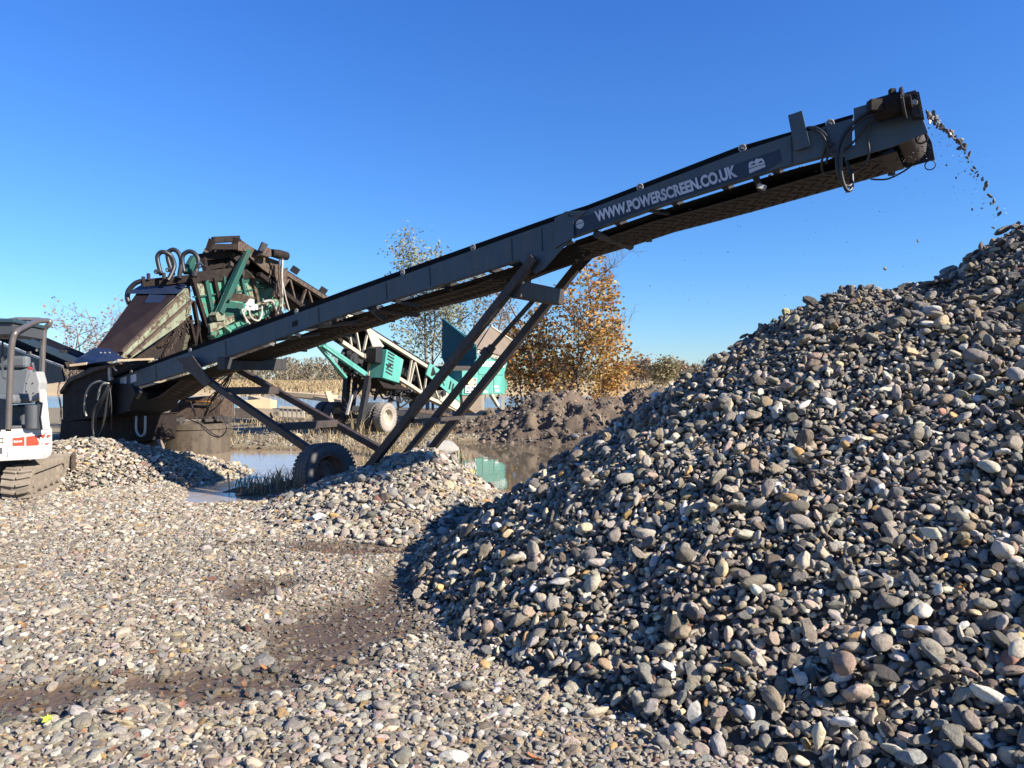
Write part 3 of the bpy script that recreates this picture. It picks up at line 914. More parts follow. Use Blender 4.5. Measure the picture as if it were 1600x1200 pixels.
# round decal and the heap emblem
c = M(906, 350, offL)
MB().lathe(c, cM, [(0.0, 0.0), (-0.002, 0.0), (-0.002, 0.052), (0.002, 0.052)], 32).build('round_decal', MT['letter'], conv)
MB().prism(poly_m([(898.5, 350.8), (913.5, 346.2), (913.7, 347.2), (898.7, 351.9)], offL - 0.003), cM * 0.001).build('decal_line', MT['navy'], conv)
MB().prism(poly_m([(1171, 271), (1169.5, 258), (1171, 253.5), (1175, 251.5), (1178, 252.5), (1182, 247.5), (1186, 248.5), (1190, 247), (1194, 251), (1196, 260.5)], offL), cM * 0.001).build('heap_emblem', MT['letter'], conv)
for tri in ([(1172, 259), (1177, 254.5), (1182, 256)], [(1183.5, 255.7), (1188.5, 250.8), (1193, 252.8)], [(1170.5, 263.2), (1195, 255.5), (1195.2, 256.4), (1170.6, 264.2)]):
    MB().prism(poly_m(tri, offL - 0.002), cM * 0.001).build('emblem_mark', MT['navy'], conv)
for (x, y, w, h) in ((161, 601, 8, 8), (192.5, 595.5, 10, 12), (208.5, 591, 9, 12)):
    MB().prism(poly_m([(x - w / 2, y - h / 2 + 1.6), (x + w / 2, y - h / 2 - 1.6), (x + w / 2, y + h / 2 - 1.6), (x - w / 2, y + h / 2 + 1.6)], -0.006), cM * 0.002).build('instruction_sticker', MT['letter'], conv)
for sx_ in (243, 352, 497, 603, 671, 799, 846):
    MB().bar(M(sx_, lerp_px(BM_TOP, sx_) + 2, -0.003), M(sx_ + 1.5, lerp_px(BM_BOT, sx_ + 1.5) - 2, -0.003), 0.010, 0.006, cM).build('weld_seam', MT['dark'], conv)
for sx_ in (1236, 1290):
    MB().bar(M(sx_, lerp_px(BM2_TOP, sx_) + 2, -0.016), M(sx_ + 2, lerp_px(BM2_BOT, sx_ + 2) - 2, -0.016), 0.010, 0.006, cM).build('weld_seam', MT['dark'], conv)
MB().prism(poly_m([(456, 503), (464, 500), (464.5, 508), (456.5, 511)], -0.006), cM * 0.002).build('dark_sticker', MT['dark_rust'], conv)

# ---- head
MB().prism(poly_m([(1333.5, 169), (1431, 140), (1437, 160), (1440, 180), (1450, 207), (1395, 229), (1320, 251), (1319, 232), (1336, 226)], -0.02), cM * 0.014).build('head_plate', MT['beam'], conv, bevel=0.003)
fp = [M(x, y, WB) for x, y in [(1350, 281), (1461, 249), (1456, 222), (1440, 190), (1360, 212)]]
MB().prism(fp, cM * 0.014).build('head_plate', MT['dark'], conv, bevel=0.003)
hd = M(1408, 194, 0.03)
MB().lathe(hd, cM, [(0, 0), (0, 0.13), (WB - 0.1, 0.13), (WB - 0.1, 0)], 28).build('head_drum', MT['rubber'], conv, smooth=40)
wb0 = [hd + cM * 0.03 + (dM * math.cos(t_) + V(0, 0, 1) * math.sin(t_)) * 0.142 for t_ in np.linspace(1.4, -1.8, 16)]
MB().ribbon(wb0, [p + cM * (WB - 0.18) for p in wb0], 0.010).build('belt_wrap', MT['belt'], conv, smooth=50)
# drive motor lying on the near side, with flange and junction
ax = (M(1418, 165, -0.15) - M(1372, 178, -0.15)).normalized()
mc = M(1394, 166, -0.17)
MB().lathe(mc - ax * 0.15, ax, [(0, 0), (0, 0.07), (0.03, 0.105), (0.22, 0.105), (0.222, 0.13), (0.25, 0.13), (0.25, 0.06), (0.30, 0.06), (0.30, 0)], 24).build('drive_motor', MT['dark_rust'], conv, smooth=35)
MB().ring(mc + ax * 0.09, ax, 0.128, 0.012, 28).build('motor_flange', MT['dark'], conv, smooth=60)
MB().box(mc + V(-0.02, -0.04, 0.11), (0.05, 0.05, 0.05)).build('motor_terminal', MT['dark_rust'], conv, bevel=0.006)
MB().box(mc + V(-0.17, -0.03, -0.01), (0.1, 0.09, 0.10)).build('hose_block', MT['dark_rust'], conv, bevel=0.006)
fr = [(1418, 146), (1433, 147), (1440, 181), (1428, 180)]
mb = MB()
for i in range(4): mb.bar(M(*fr[i], -0.12), M(*fr[(i + 1) % 4], -0.12), 0.014, 0.014, cM)
mb.build('bearing_frame', MT['leg'], conv)
MB().prism(poly_m([(1416, 144), (1436, 143), (1444, 184), (1424, 184)], -0.10), cM * 0.06).build('bearing_plate', MT['dark'], conv)
MB().lathe(M(1428, 159, -0.13), cM, [(0, 0), (0, 0.022), (0.04, 0.03)], 14).build('bearing_nut', MT['steel'], conv, smooth=40)
MB().ring(M(1453.5, 258, WB + 0.02), cM, 0.046, 0.006, 28).build('lifting_ring', MT['leg'], conv, smooth=60)
MB().ring(M(1440, 216, 0.02), cM, 0.045, 0.008, 24).build('grease_ring', MT['dark_rust'], conv, smooth=60)
# hydraulic hoses looping under the head section
def hose(pts, r, mat='hose', parent=None, name='hose'):
    MB().tube(smooth_path(pts, 7), r, 8).build(name, MT[mat], parent or conv, smooth=70)
hose([M(1376, 171, -0.14), M(1350, 179, -0.12), M(1330, 196, -0.12), M(1316, 215, -0.14), M(1308, 240, -0.15), M(1309, 268, -0.14), M(1318, 288, -0.1), M(1328, 290, -0.06), M(1331, 278, 0.0), M(1322, 250, 0.03)], 0.016)
hose([M(1376, 176, -0.14), M(1352, 184, -0.12), M(1334, 200, -0.13), M(1320, 218, -0.16), M(1314, 244, -0.16), M(1315, 275, -0.14), M(1323, 297, -0.1), M(1331, 293, -0.04), M(1331, 270, 0.0)], 0.016)
hose([M(1372, 180, -0.14), M(1358, 190, -0.10), M(1344, 210, -0.08), M(1322, 232, -0.05), M(1300, 236, -0.03)], 0.010)
hose([M(1378, 180, -0.14), M(1360, 192, -0.1), M(1355, 212, -0.08), M(1358, 238, -0.06), M(1350, 258, -0.02), M(1330, 269, 0.1), M(1300, 273, 0.15), M(1284, 266, 0.05), M(1288, 235, -0.04), M(1296, 221, -0.05)], 0.010)
hose([M(1262, 199, -0.05), M(1276, 200, -0.06), M(1291, 212, -0.06), M(1297, 228, -0.05), M(1302, 222, -0.05)], 0.012)
hose([M(1261, 198, -0.05), M(1280, 206, -0.07), M(1291, 222, -0.07), M(1294, 240, -0.04), M(1290, 256, 0.02)], 0.010)
hose([M(1360, 280, WB), M(1385, 280, WB + .03), M(1408, 270, WB + .03), M(1424, 259, WB)], 0.009)
MB().box(M(1393, 270, WB), (0.05, 0.05, 0.05)).build('hose_clip', MT['dark'], conv)

# ---- legs, strut, braces
def leg(a, b, w, h, name='leg', m='leg', ext=0.0):
    d = (b - a).normalized()
    return MB().bar(a, b + d * ext, w, h, up=cM).build(name, MT[m], conv, bevel=0.008)
leg(M(836, 403, -0.08), M(586, 718, -0.08), 0.105, 0.09, ext=0.55)
leg(M(909, 408, WB + 0.06), M(672, 704, WB + 0.06), 0.105, 0.09, ext=0.5)
leg(M(846, 455, 0.5), M(768, 543, 0.5), 0.05, 0.05, 'strut')
leg(M(770, 541, 0.5), M(632, 712, 0.5), 0.082, 0.082, 'strut', ext=0.4)
leg(M(764, 547, 0.5), M(756, 556, 0.5), 0.115, 0.115, 'strut_collar')
a = M(806, 452, -0.05); MB().bar(a, a + cM * (WB + 0.06), 0.14, 0.20).build('leg_brace', MT['leg'], conv, bevel=0.01)
a = M(645, 658, -0.05); MB().bar(a, a + cM * (WB + 0.1), 0.06, 0.05).build('leg_brace', MT['leg'], conv)
for px, py, s in ((838, 392, 0.0),):
    MB().prism(poly_m([(806, 402), (848, 392), (862, 384), (893, 372), (850, 420), (836, 428)], -0.02), cM * 0.012).build('gusset', MT['beam'], conv)
MB().prism([M(x, y, WB + 0.02) for x, y in [(890, 402), (930, 388), (925, 404), (905, 425)]], cM * 0.012).build('gusset', MT['dark'], conv)
MB().prism(poly_m([(795, 415), (840, 385), (850, 388), (808, 418)], 0.4), cM * 0.05).build('gusset', MT['dark'], conv)
# tail legs down to the wheels
leg(M(290, 571, -0.05), M(487, 705, -0.05), 0.105, 0.09, ext=0.15)
leg(M(368, 575, WB + 0.1), M(578, 693, WB + 0.1), 0.105, 0.09, ext=0.3)
a = M(348, 611, -0.03); MB().bar(a, a + cM * (WB + 0.1), 0.10, 0.12).build('leg_brace', MT['leg'], conv, bevel=0.006)
a = M(440, 667, -0.03); MB().bar(a, a + cM * (WB + 0.1), 0.10, 0.11).build('leg_brace', MT['leg'], conv, bevel=0.006)
MB().prism(poly_m([(276, 560), (300, 556), (330, 597), (318, 604)], -0.115), cM * 0.02).build('gusset', MT['leg'], conv)

# ---- wheels
def tyre_wheel(c, ax, Rt, w, rim_r, mat, rim_mat, parent, name='wheel', lugs=44, dish=0.3, sub=True):
    """ax points outward"""
    ax = ax.normalized(); h = w / 2
    k = Rt
    prof = [(-h * 0.75, rim_r), (-h * 0.95, rim_r + (k - rim_r) * 0.35), (-h, rim_r + (k - rim_r) * 0.65), (-h * 0.92, k * 0.94), (-h * 0.78, k * 0.985), (-h * 0.35, k), (h * 0.35, k), (h * 0.78, k * 0.985), (h * 0.92, k * 0.94), (h, rim_r + (k - rim_r) * 0.65), (h * 0.95, rim_r + (k - rim_r) * 0.35), (h * 0.75, rim_r), (h * 0.5, rim_r * 0.98), (-h * 0.5, rim_r * 0.98), (-h * 0.75, rim_r)]
    mb = MB().lathe(c, ax, prof, 56)
    x, y = frame(ax)
    for i in range(lugs):
        g = 2 * math.pi * i / lugs
        for sgn in (-1, 1):
            e = x * math.cos(g) + y * math.sin(g); tt = -x * math.sin(g) + y * math.cos(g)
            rot = Matrix((tt, ax, e)).transposed() @ Matrix.Rotation(0.35 * sgn, 3, 'Z')
            mb.box(c + e * (k * 0.988) + ax * (sgn * h * 0.72) + tt * (0.01 * sgn), (2 * math.pi * k / lugs * 0.55, h * 0.52, k * 0.05), rot)
    for q in (-0.22, 0.22):
        mb.lathe(c + ax * (h * q), ax, [(-h * 0.16, k * 0.99), (-h * 0.16, k * 1.012), (h * 0.16, k * 1.012), (h * 0.16, k * 0.99)], 56)
    ty = mb.build(name, MT[mat], parent, smooth=32)
    r = rim_r
    mb = MB().lathe(c, ax, [(h * 0.80, r * 1.06), (h * 0.86, r * 1.03), (h * 0.80, r * 0.97), (h * 0.55, r * 0.93), (h * (0.55 - dish), r * 0.86), (h * (0.30 - dish), r * 0.74), (h * (0.36 - dish), r * 0.42), (h * (0.50 - dish), r * 0.34), (h * (0.62 - dish), r * 0.26), (h * (0.62 - dish), 0.0)], 40)
    mb.lathe(c, ax, [(-h * 0.8, r), (-h * 0.5, 0.0)], 40)
    for i in range(6):
        g = 2 * math.pi * i / 6
        mb.lathe(c + (x * math.cos(g) + y * math.sin(g)) * r * 0.56 + ax * h * (0.32 - dish), ax, [(0, 0.03 * k / 0.43), (0.03, 0.03 * k / 0.43), (0.03, 0)], 6)
    mb.build('rim', MT[rim_mat], ty, smooth=35)
    return ty
wc = P(508, 739, 10.25)
wax = V(0.74, -0.66, 0.10).normalized()
tyre_wheel(wc, wax, 0.41, 0.32, 0.235, 'tyre', 'rim_rust', conv)
wc2 = M(604, 722, 1.45); wc2.z = -0.08
tyre_wheel(wc2, wax, 0.43, 0.32, 0.235, 'tyre', 'rim_rust', conv)
MB().bar(wc - wax * 0.1, wc - wax * 0.45 + V(0, 0, 0.0), 0.1, 0.1).bar(wc - wax * 0.42, wc2 - wax * 0.30, 0.14, 0.14).build('axle', MT['dark_rust'], conv)

# ---- tail: rusty receiving box, drum, valve post
def Dpoly(pts, D):
    return [P(x, y, D) for x, y in pts]
O_t = M(170, 600, -0.22)
def T(px, py, off=0.0): return onplane(px, py, OM + cM * off, cM)
box_p = [(98, 610), (112, 590), (140, 574), (186, 567), (210, 570), (176, 588), (172, 612), (170, 650), (98, 659)]
MB().prism([T(x, y, -0.16) for x, y in box_p], cM * 0.02).build('tail_box_panel', MT['dark_rust'], conv)
MB().prism([T(x, y, -0.16) for x, y in [(98, 610), (112, 590), (150, 575), (190, 566), (192, 569), (152, 580), (114, 596), (98, 616)]], cM * -0.05).build('tail_box_rim', MT['rust'], conv)
pl0 = [T(x, y, -0.14) for x, y in [(98, 610), (98, 659), (170, 650)]]
MB().prism([pl0[0], pl0[1], pl0[1] + cM * 1.4, pl0[0] + cM * 1.4], dM * 0.02).build('tail_box_panel', MT['dark_rust'], conv)
MB().prism([pl0[1], pl0[2], pl0[2] + cM * 1.4, pl0[1] + cM * 1.4], V(0, 0, 0.02)).build('tail_box_floor', MT['dark_rust'], conv)
bp1 = [T(x, y, 1.25) for x, y in [(98, 610), (140, 578), (186, 566), (230, 562), (230, 640), (98, 650)]]
MB().prism(bp1, cM * 0.02).build('tail_box_panel', MT['dark_rust'], conv)
MB().lathe(M(190, 628, 0.08), cM, [(0, 0), (0, 0.17), (WB - 0.16, 0.17), (WB - 0.16, 0)], 24).build('tail_drum', MT['dark'], conv, smooth=40)
MB().prism([T(x, y, -0.03) for x, y in [(165, 598), (205, 600), (212, 614), (200, 642), (168, 652)]], cM * 0.9).build('tail_frame', MT['black'], conv)
MB().prism([T(x, y, 0.3) for x, y in [(96, 655), (206, 648), (204, 690), (180, 700), (92, 694)]], cM * 0.9).build('tail_underside_shade', MT['dark_rust'], conv)  # dark block added as shade under the tail box, for its underframe
MB().prism([T(x, y, -0.19) for x, y in [(168, 573), (172, 572), (173, 594), (169, 595)]], cM * 0.03).prism([T(x, y, -0.19) for x, y in [(169, 572), (177, 571), (182, 579), (180, 580), (176, 573.5), (169, 574.5)]], cM * 0.03).build('valve_post', MT['steel'], conv)
hose([T(166, 598, -0.24), T(155, 596, -0.28), T(142, 602, -0.3), T(134, 618, -0.3), T(132, 640, -0.28), T(135, 650, -0.25)], 0.018, 'hose_pale')
hose([T(170, 599, -0.24), T(160, 601, -0.28), T(155, 612, -0.28), T(153, 625, -0.28)], 0.018, 'hose_pale')
hose([T(170, 600, -0.26), T(160, 622, -0.3), T(148, 640, -0.3), T(145, 668, -0.3), T(150, 687, -0.28), T(158, 676, -0.26), T(163, 655, -0.24), T(168, 620, -0.22), T(171, 603, -0.2)], 0.020)
hose([T(172, 600, -0.22), T(163, 620, -0.26), T(152, 648, -0.26), T(150, 676, -0.26), T(156, 686, -0.24), T(161, 668, -0.2)], 0.015)
hose([T(171, 604, -0.2), T(174, 630, -0.2), T(174, 672, -0.18)], 0.010)
hose([T(213, 650, 0.1), T(213, 672, 0.08), T(219, 681, 0.08), T(226, 676, 0.08), T(227, 650, 0.1)], 0.020, 'hose_pale')
# cable loom that hangs from the far beam
for i in range(9):
    rr = random.Random(300 + i)
    x0 = 358 + rr.uniform(-6, 6); 
    hose([M(362 + rr.uniform(-3, 3), 582, WB), M(350 + rr.uniform(-14, 10), 604 + rr.uniform(-5, 5), WB + 0.1), M(338 + rr.uniform(-16, 12), 628 + rr.uniform(-8, 8), WB + 0.2), M(322 + rr.uniform(-14, 20), 646 + rr.uniform(-5, 10), WB + 0.3)], 0.009)
hose([M(297, 625, WB), M(308, 655, WB + .1), M(325, 676, WB + .2), M(342, 683, WB + .3), M(353, 674, WB + .3), M(353, 662, WB + .3), M(346, 648, WB + .3)], 0.012)
hose([M(295, 655, 0.9), M(315, 664, 1.0), M(332, 677, 1.1), M(345, 683, 1.2)], 0.010)

# gravel riding on the belt
pts = []
for t_ in np.linspace(0.03, 0.985, 260):
    i = t_ * (len(carry) - 1); k = int(i); p = carry[k].lerp(carry[min(k + 1, len(carry) - 1)], i - k)
    for j in range(4): pts.append(p + cM * random.uniform(0.3, 0.66) + dM * random.uniform(-0.05, 0.05) + V(0, 0, 0.0 + random.uniform(0, 0.04)))
pts = np.array([p[:] for p in pts]); n = len(pts)
cl = stone_colors(n, W_PILE, 0.55); cl = np.concatenate([cl, np.full((n, 1), 0.4)], 1)
tag(gn_scatter('belt_load', np.zeros((0, 3)), np.zeros((0, 4), int), None, pts, rng.normal(0, 1, (n, 3)), lognorm(n, 0.05, 0.3, 0.03, 0.08)[:, None] * np.ones((1, 3)), rng.integers(0, NST, n), cl, stone_col),
    'wet stones riding on the conveyor belt', 'gravel', kind='stuff')

# stones in the air between the head and the pile
air = [(1452, 181, 12), (1458, 178, 9), (1456, 187, 10), (1463, 186, 11), (1460, 192, 9), (1467, 194, 9), (1470, 194, 6), (1449, 176, 9), (1453, 190, 8), (1464, 198, 6), (1480, 205, 10), (1488, 208, 8), (1490, 214, 9), (1497, 222, 10), (1502, 221, 9), (1507, 228, 8), (1500, 231, 8), (1494, 218, 6), (1508, 239, 5), (1515, 240, 9), (1513, 253, 5), (1519, 266, 6), (1526, 269, 6), (1528, 274, 5), (1541, 288, 11), (1547, 306, 8), (1553, 314, 9), (1549, 318, 5), (1561, 334, 9), (1591, 349, 7), (1434, 376, 5), (1383, 420, 5), (1552, 356, 5), (1522, 276, 4), (1534, 325, 4), (1455, 185, 8), (1459, 186, 7), (1466, 189, 8), (1472, 199, 8), (1475, 203, 7), (1484, 211, 8), (1493, 214, 7), (1486, 205, 6), (1469, 201, 6), (1506, 233, 7), (1511, 246, 6), (1522, 262, 6), (1535, 280, 6), (1538, 295, 5), (1558, 326, 6), (1519, 327, 5), (1494, 278, 4), (1479, 258, 4)]
proto = None
for i, (px, py, s) in enumerate(air):
    D = 6.75 - 0.5 * (py - 180) / 170 if px > 1440 else 6.0
    rr = random.Random(900 + i)
    if i == 0:
        me = stone_meshes[3].copy(); me.name = 'flying_stone'; me.materials.clear(); me.materials.append(MT['air_stone'])
        proto = bpy.data.objects.new('flying_stone', me); o = proto; COL.objects.link(o)
    else:
        o = proto.copy(); COL.objects.link(o)
    o.location = P(px, py, D)
    o.rotation_euler = (rr.uniform(0, 6), rr.uniform(0, 6), rr.uniform(0, 6))
    k = s / FPX * D * 1.15
    o.scale = (k, k * rr.uniform(0.8, 1.1), k)
    tag(o, 'dark wet stone in the air between the conveyor head and the gravel pile', 'stone', 'stones falling from the conveyor head')
# specks of mud and water flung off the belt
mb = MB(); rr = random.Random(5)
def speck(p, s):
    e = [V(rr.gauss(0, 1), rr.gauss(0, 1), rr.gauss(0, 1)).normalized() * s for _ in range(4)]
    mb.add([p + q for q in e], [(0, 1, 2), (0, 2, 3), (0, 3, 1), (1, 3, 2)])
for i in range(120):
    t_ = rr.random()
    speck(P(1445 + 120 * t_ ** 0.8 + rr.gauss(0, 14) - 8, 185 + 160 * t_ + rr.gauss(0, 18), 6.6), rr.uniform(0.004, 0.010))
for i in range(140):
    px = rr.uniform(960, 1480); py = lerp_px([(960, 390), (1200, 330), (1480, 260)], px) + abs(rr.gauss(0, 110))
    if py > lerp_px([(1000, 640), (1100, 560), (1250, 455), (1440, 420), (1500, 380)], px) - 5: continue
    speck(P(px, py, rr.uniform(6.3, 8)), rr.uniform(0.004, 0.008))
for i in range(110):
    px = rr.uniform(1395, 1452); speck(M(px, lerp_px([(1390, 268), (1450, 226)], px) + rr.gauss(0, 9), 0.5), rr.uniform(0.004, 0.014))
tag(mb.build('mud_specks', MT['air_stone']), 'tiny specks of mud flung off the belt into the air', 'specks', kind='stuff')
# ------------------------------------------------------------------ mini excavator at the left edge
eA = V(-0.285, 0.958, 0).normalized()             # along the tracks, away from the eye
eR = V(eA.y, -eA.x, 0)                           # to the right
ex0 = P(47, 783, 9.5); ex0.z = 0.03
exc = thing('mini_excavator', 'small white tracked digger with orange decals, bronze canopy tubes and muddy rubber tracks', 'excavator', V(ex0.x - 0.5, ex0.y + 0.8, 0.03))
def track(o):
    """side profile extruded to the left"""
    Lt, Ht = 1.62, 0.42
    prof = []
    for cx, n0 in ((Lt - 0.19, -90), (0.19, 90)):
        for k in range(9):
            g = R(n0 + 180 * k / 8)
            prof.append((cx + 0.19 * math.cos(g), 0.205 + 0.19 * math.sin(g)))
    inner = []
    for cx, n0 in ((Lt - 0.20, -90), (0.20, 90)):
        for k in range(9):
            g = R(n0 + 180 * k / 8)
            inner.append((cx + 0.135 * math.cos(g), 0.205 + 0.135 * math.sin(g)))
    W = 0.33
    q = lambda t, s, h: o + eA * t - eR * s + V(0, 0, h)
    mb = MB(); n = len(prof)
    vs = [q(t, 0, h) for t, h in prof] + [q(t, W, h) for t, h in prof] + [q(t, 0, h) for t, h in inner] + [q(t, W, h) for t, h in inner]
    fs = []
    for i in range(n):
        j = (i + 1) % n
        fs += [(i, j, n + j, n + i), (2 * n + i, 3 * n + i, 3 * n + j, 2 * n + j), (i, 2 * n + i, 2 * n + j, j), (n + i, n + j, 3 * n + j, 3 * n + i)]
    mb.add(vs, fs)
    # tread bars round the belt
    per = [V(t, 0, h) for t, h in prof] + [V(prof[0][0], 0, prof[0][1])]
    ln = [(a, b, (b - a).length) for a, b in zip(per, per[1:])]; tot = sum(l for _, _, l in ln)
    k = 0.0
    while k < tot:
        t = k
        for a, b, l in ln:
            if t <= l: break
            t -= l
        p = a + (b - a) * (t / l); d = (b - a).normalized(); nr = V(-d.z, 0, d.x)
        c_ = V(Lt / 2, 0, 0.205)
        if nr.dot(p - c_) < 0: nr = -nr
        for s0, s1, lean in ((0.005, 0.155, 0.03), (0.175, 0.325, -0.03)):
            pa = p + nr * 0.012 - d * lean / 2; pb = p + nr * 0.012 + d * lean / 2
            mb.bar(q(pa.x, s0, pa.z), q(pb.x, s1, pb.z), 0.045, 0.036, eA * d.x + V(0, 0, d.z))
        k += 0.088
    tr = mb.build('track', MT['track'], exc, smooth=30, bevel=0.005)
    fm = MB()
    fm.prism([q(t, 0.05, h) for t, h in [(0.2, 0.09), (Lt - 0.2, 0.09), (Lt - 0.1, 0.2), (Lt - 0.2, 0.33), (0.2, 0.33), (0.1, 0.2)]], -eR * 0.2)
    fm.build('track_frame', MT['track'], tr, bevel=0.01)
    for k in range(5):
        MB().lathe(q(0.3 + k * 0.26, 0.03, 0.135), eR, [(-0.2, 0), (-0.2, 0.07), (0.01, 0.07), (0.012, 0.03), (0.012, 0)], 16).build('roller', MT['track'], tr, smooth=40)
    for t in (0.2, Lt - 0.2):
        MB().lathe(q(t, 0.02, 0.205), eR, [(-0.2, 0), (-0.2, 0.12), (0.0, 0.12), (0.0, 0.05), (0.012, 0.05), (0.012, 0)], 20).build('sprocket', MT['track'], tr, smooth=40)
track(ex0)
track(ex0 - eR * 1.17)
# dozer blade at the far end, with its arms
bl = ex0 + eA * 1.85
MB().prism([bl + eR * 0.02 + V(0, 0, z) + eA * y for y, z in [(0.02, 0.08), (-0.02, 0.25), (0.0, 0.40), (0.06, 0.44), (0.10, 0.42), (0.04, 0.38), (0.02, 0.25), (0.06, 0.08)]], -eR * 1.62).build('dozer_blade', MT['track'], exc)
MB().prism([bl + eR * 0.04 + V(0, 0, z) + eA * y for y, z in [(-0.04, 0.07), (-0.06, 0.25), (-0.03, 0.42), (0.06, 0.46), (0.10, 0.42), (0.08, 0.07)]], -eR * 0.025).build('blade_end_plate', MT['rust'], exc)
for s in (0.42, 0.95):
    MB().bar(ex0 - eR * s + eA * 1.0 + V(0, 0, 0.2), bl - eR * s + V(0, 0, 0.22), 0.08, 0.12).build('blade_arm', MT['track'], exc)
MB().lathe(ex0 - eR * 0.6 + eA * 0.8 + V(0, 0, 0.30), V(0, 0, 1), [(0, 0.34), (0.17, 0.34), (0.17, 0.0)], 28).box(ex0 - eR * 0.58 + eA * 0.8 + V(0, 0, 0.26), (0.7, 0.8, 0.12)).build('slew_ring', MT['dark'], exc)
# upper body: white wrap-round counterweight with rounded corner
h0, h1 = 0.56, 0.96
b0 = P(83, 690, 9.75); b0.z = 0
fw = V(-0.80, -0.60, 0).normalized()             # along the face, to the left
bk = V(-0.60, 0.80, 0).normalized()                  # depth
plan = []
for k in range(8):
    g = R(90 * k / 7)
    plan.append(b0 + fw * (0.13 - 0.13 * math.cos(g)) + bk * (0.13 - 0.13 * math.sin(g)))
plan = [b0 + bk * 1.15] + plan + [b0 + fw * 1.45, b0 + fw * 1.45 + bk * 1.15]
mb = MB()
rows = [(h0, 0.05), (h0 + 0.04, 0.015), (h0 + 0.10, 0.0), (h1 - 0.03, 0.0), (h1, 0.02)]
cen = b0 + fw * 0.72 + bk * 0.58
vs = []
for z, ins in rows:
    for p in plan:
        d = (cen - p).normalized()
        q = p + d * ins; vs.append(V(q.x, q.y, z))
n = len(plan); fs = []
for i in range(len(rows) - 1):
    for k in range(n): fs.append((i * n + k, i * n + (k + 1) % n, (i + 1) * n + (k + 1) % n, (i + 1) * n + k))
fs += [tuple(range(n)), tuple(range((len(rows) - 1) * n, len(rows) * n))]
body = mb.add(vs, fs).build('body', MT['white'], exc, smooth=40)
fn = -bk
def E_(px, py, o=0.003): return onplane(px, py, b0 + fn * o, bk)
def decal(pts, m, nm='decal', o=0.004):
    MB().prism([E_(x, y, o) for x, y in pts], -fn * 0.002).build(nm, MT[m], body)
decal([(19.5, 684.5), (38.5, 682.5), (38.5, 696.5), (19.5, 697)], 'orange')
decal([(41, 682), (56, 680.5), (61.5, 692), (60, 696), (41, 696.8)], 'orange')
decal([(57.5, 680.3), (71, 678), (71, 685), (66, 690), (62.5, 688)], 'orange')
decal([(63, 682), (65.5, 685), (68.5, 684.6), (70.5, 681), (70, 688), (68, 692), (65, 692.5), (62.5, 689)], 'white', 'cat_head_emblem', 0.0065)
decal([(72.5, 680), (80, 679), (78.5, 682.5), (74, 682.5)], 'orange'); decal([(62.5, 693.5), (69, 692.5), (66, 694.5)], 'orange'); decal([(70.5, 692.3), (78, 691.8), (76, 693.8), (71, 694.3)], 'orange')
text_mesh('decal_text', 'Bobcat', MT['sign'], body, E_(21.5, 691.8, 0.006), E_(34.5, 690.6, 0.006), E_(21.6, 688.2, 0.006), fn, bold=0.02)
MB().prism([E_(x, y, 0.001) for x, y in [(-40, 679.2), (82, 676.4), (82, 677.0), (-40, 679.9)]], -fn * 0.003).build('panel_seam', MT['dark_plastic'], body)
MB().prism([E_(x, y, 0.001) for x, y in [(11, 679), (12, 679), (12, 714), (11, 714)]], -fn * 0.003).build('panel_seam', MT['dark_plastic'], body)
decal([(-8, 684.5), (5.5, 683.5), (5.5, 692.5), (-8, 693)], 'black', 'lamp_frame'); decal([(-6, 686), (4, 685.5), (4, 691), (-6, 691.3)], 'chord', 'lamp', 0.008)
decal([(-6, 699.5), (4, 699), (4, 709), (-6, 709.5)], 'dark_plastic', 'vent_grille')
# floor deck and operator station
dk = b0 + fw * 0.72 + bk * 0.55
MB().box(V(dk.x, dk.y, h1 + 0.02), (1.34, 1.05, 0.04), Matrix((fw, bk, V(0, 0, 1))).transposed()).build('floor_deck', MT['dark_plastic'], exc, bevel=0.01)
def Pz(px, py, D): return P(px, py, D)
def pbox(name, x0, y0, x1, y1, D, depth, m, parent=exc, bevel=0.02, lean=0.0):
    a, b, c, d = P(x0, y0, D), P(x1, y0, D), P(x1, y1, D), P(x0, y1, D)
    up = V(0, lean, 0)
    return MB().prism([a + up, b + up, c, d], V(0.05, 1, 0) * depth).build(name, MT[m], parent, bevel=bevel)
seat = pbox('seat', -14, 574, 40, 622, 10.05, 0.14, 'seat', bevel=0.05, lean=0.12)
pbox('headrest', -6, 556, 40, 575, 10.12, 0.13, 'seat', seat, 0.04)
MB().box(P(10, 623, 9.8), (0.52, 0.5, 0.13)).build('seat_cushion', MT['seat'], seat, bevel=0.045)
pbox('seat_base', -10, 634, 36, 668, 9.85, 0.4, 'dark_plastic', bevel=0.02)
pbox('battery_box', 26, 632, 46, 669, 9.95, 0.25, 'black', bevel=0.01)
MB().prism([P(x, y, 9.62) for x, y in [(39, 597), (46, 583), (57, 580), (62, 598), (60, 622), (45, 628), (43, 616), (38.5, 614)]], V(0.03, 1, 0) * 0.16).build('control_console', MT['console'], exc, bevel=0.015)
for bx, by in ((41.5, 599), (51.5, 598.5), (41.5, 611.5), (52.5, 614)):
    MB().lathe(P(bx, by, 9.615), V(0, -1, 0), [(0, 0.0075), (0.006, 0.0075), (0.006, 0)], 10).build('screw', MT['black'], exc)
MB().tube([P(54, 582, 9.7), P(52, 575, 9.7), P(50, 567, 9.7)], 0.018, 8, 0.024).build('control_lever', MT['dark_plastic'], exc, smooth=60)
MB().lathe(P(48.5, 576, 9.66), V(0, -1, 0.2), [(0, 0.02), (0.03, 0.02), (0.04, 0)], 12).build('red_knob', plain('red_knob', (0.5, 0.03, 0.03), 0.4), exc)
MB().lathe(P(51, 669, 9.6) , V(0, 0, 1), [(0, 0.085), (0.3, 0.085), (0.3, 0)], 20).build('lever_column', MT['dark_plastic'], exc, smooth=40)
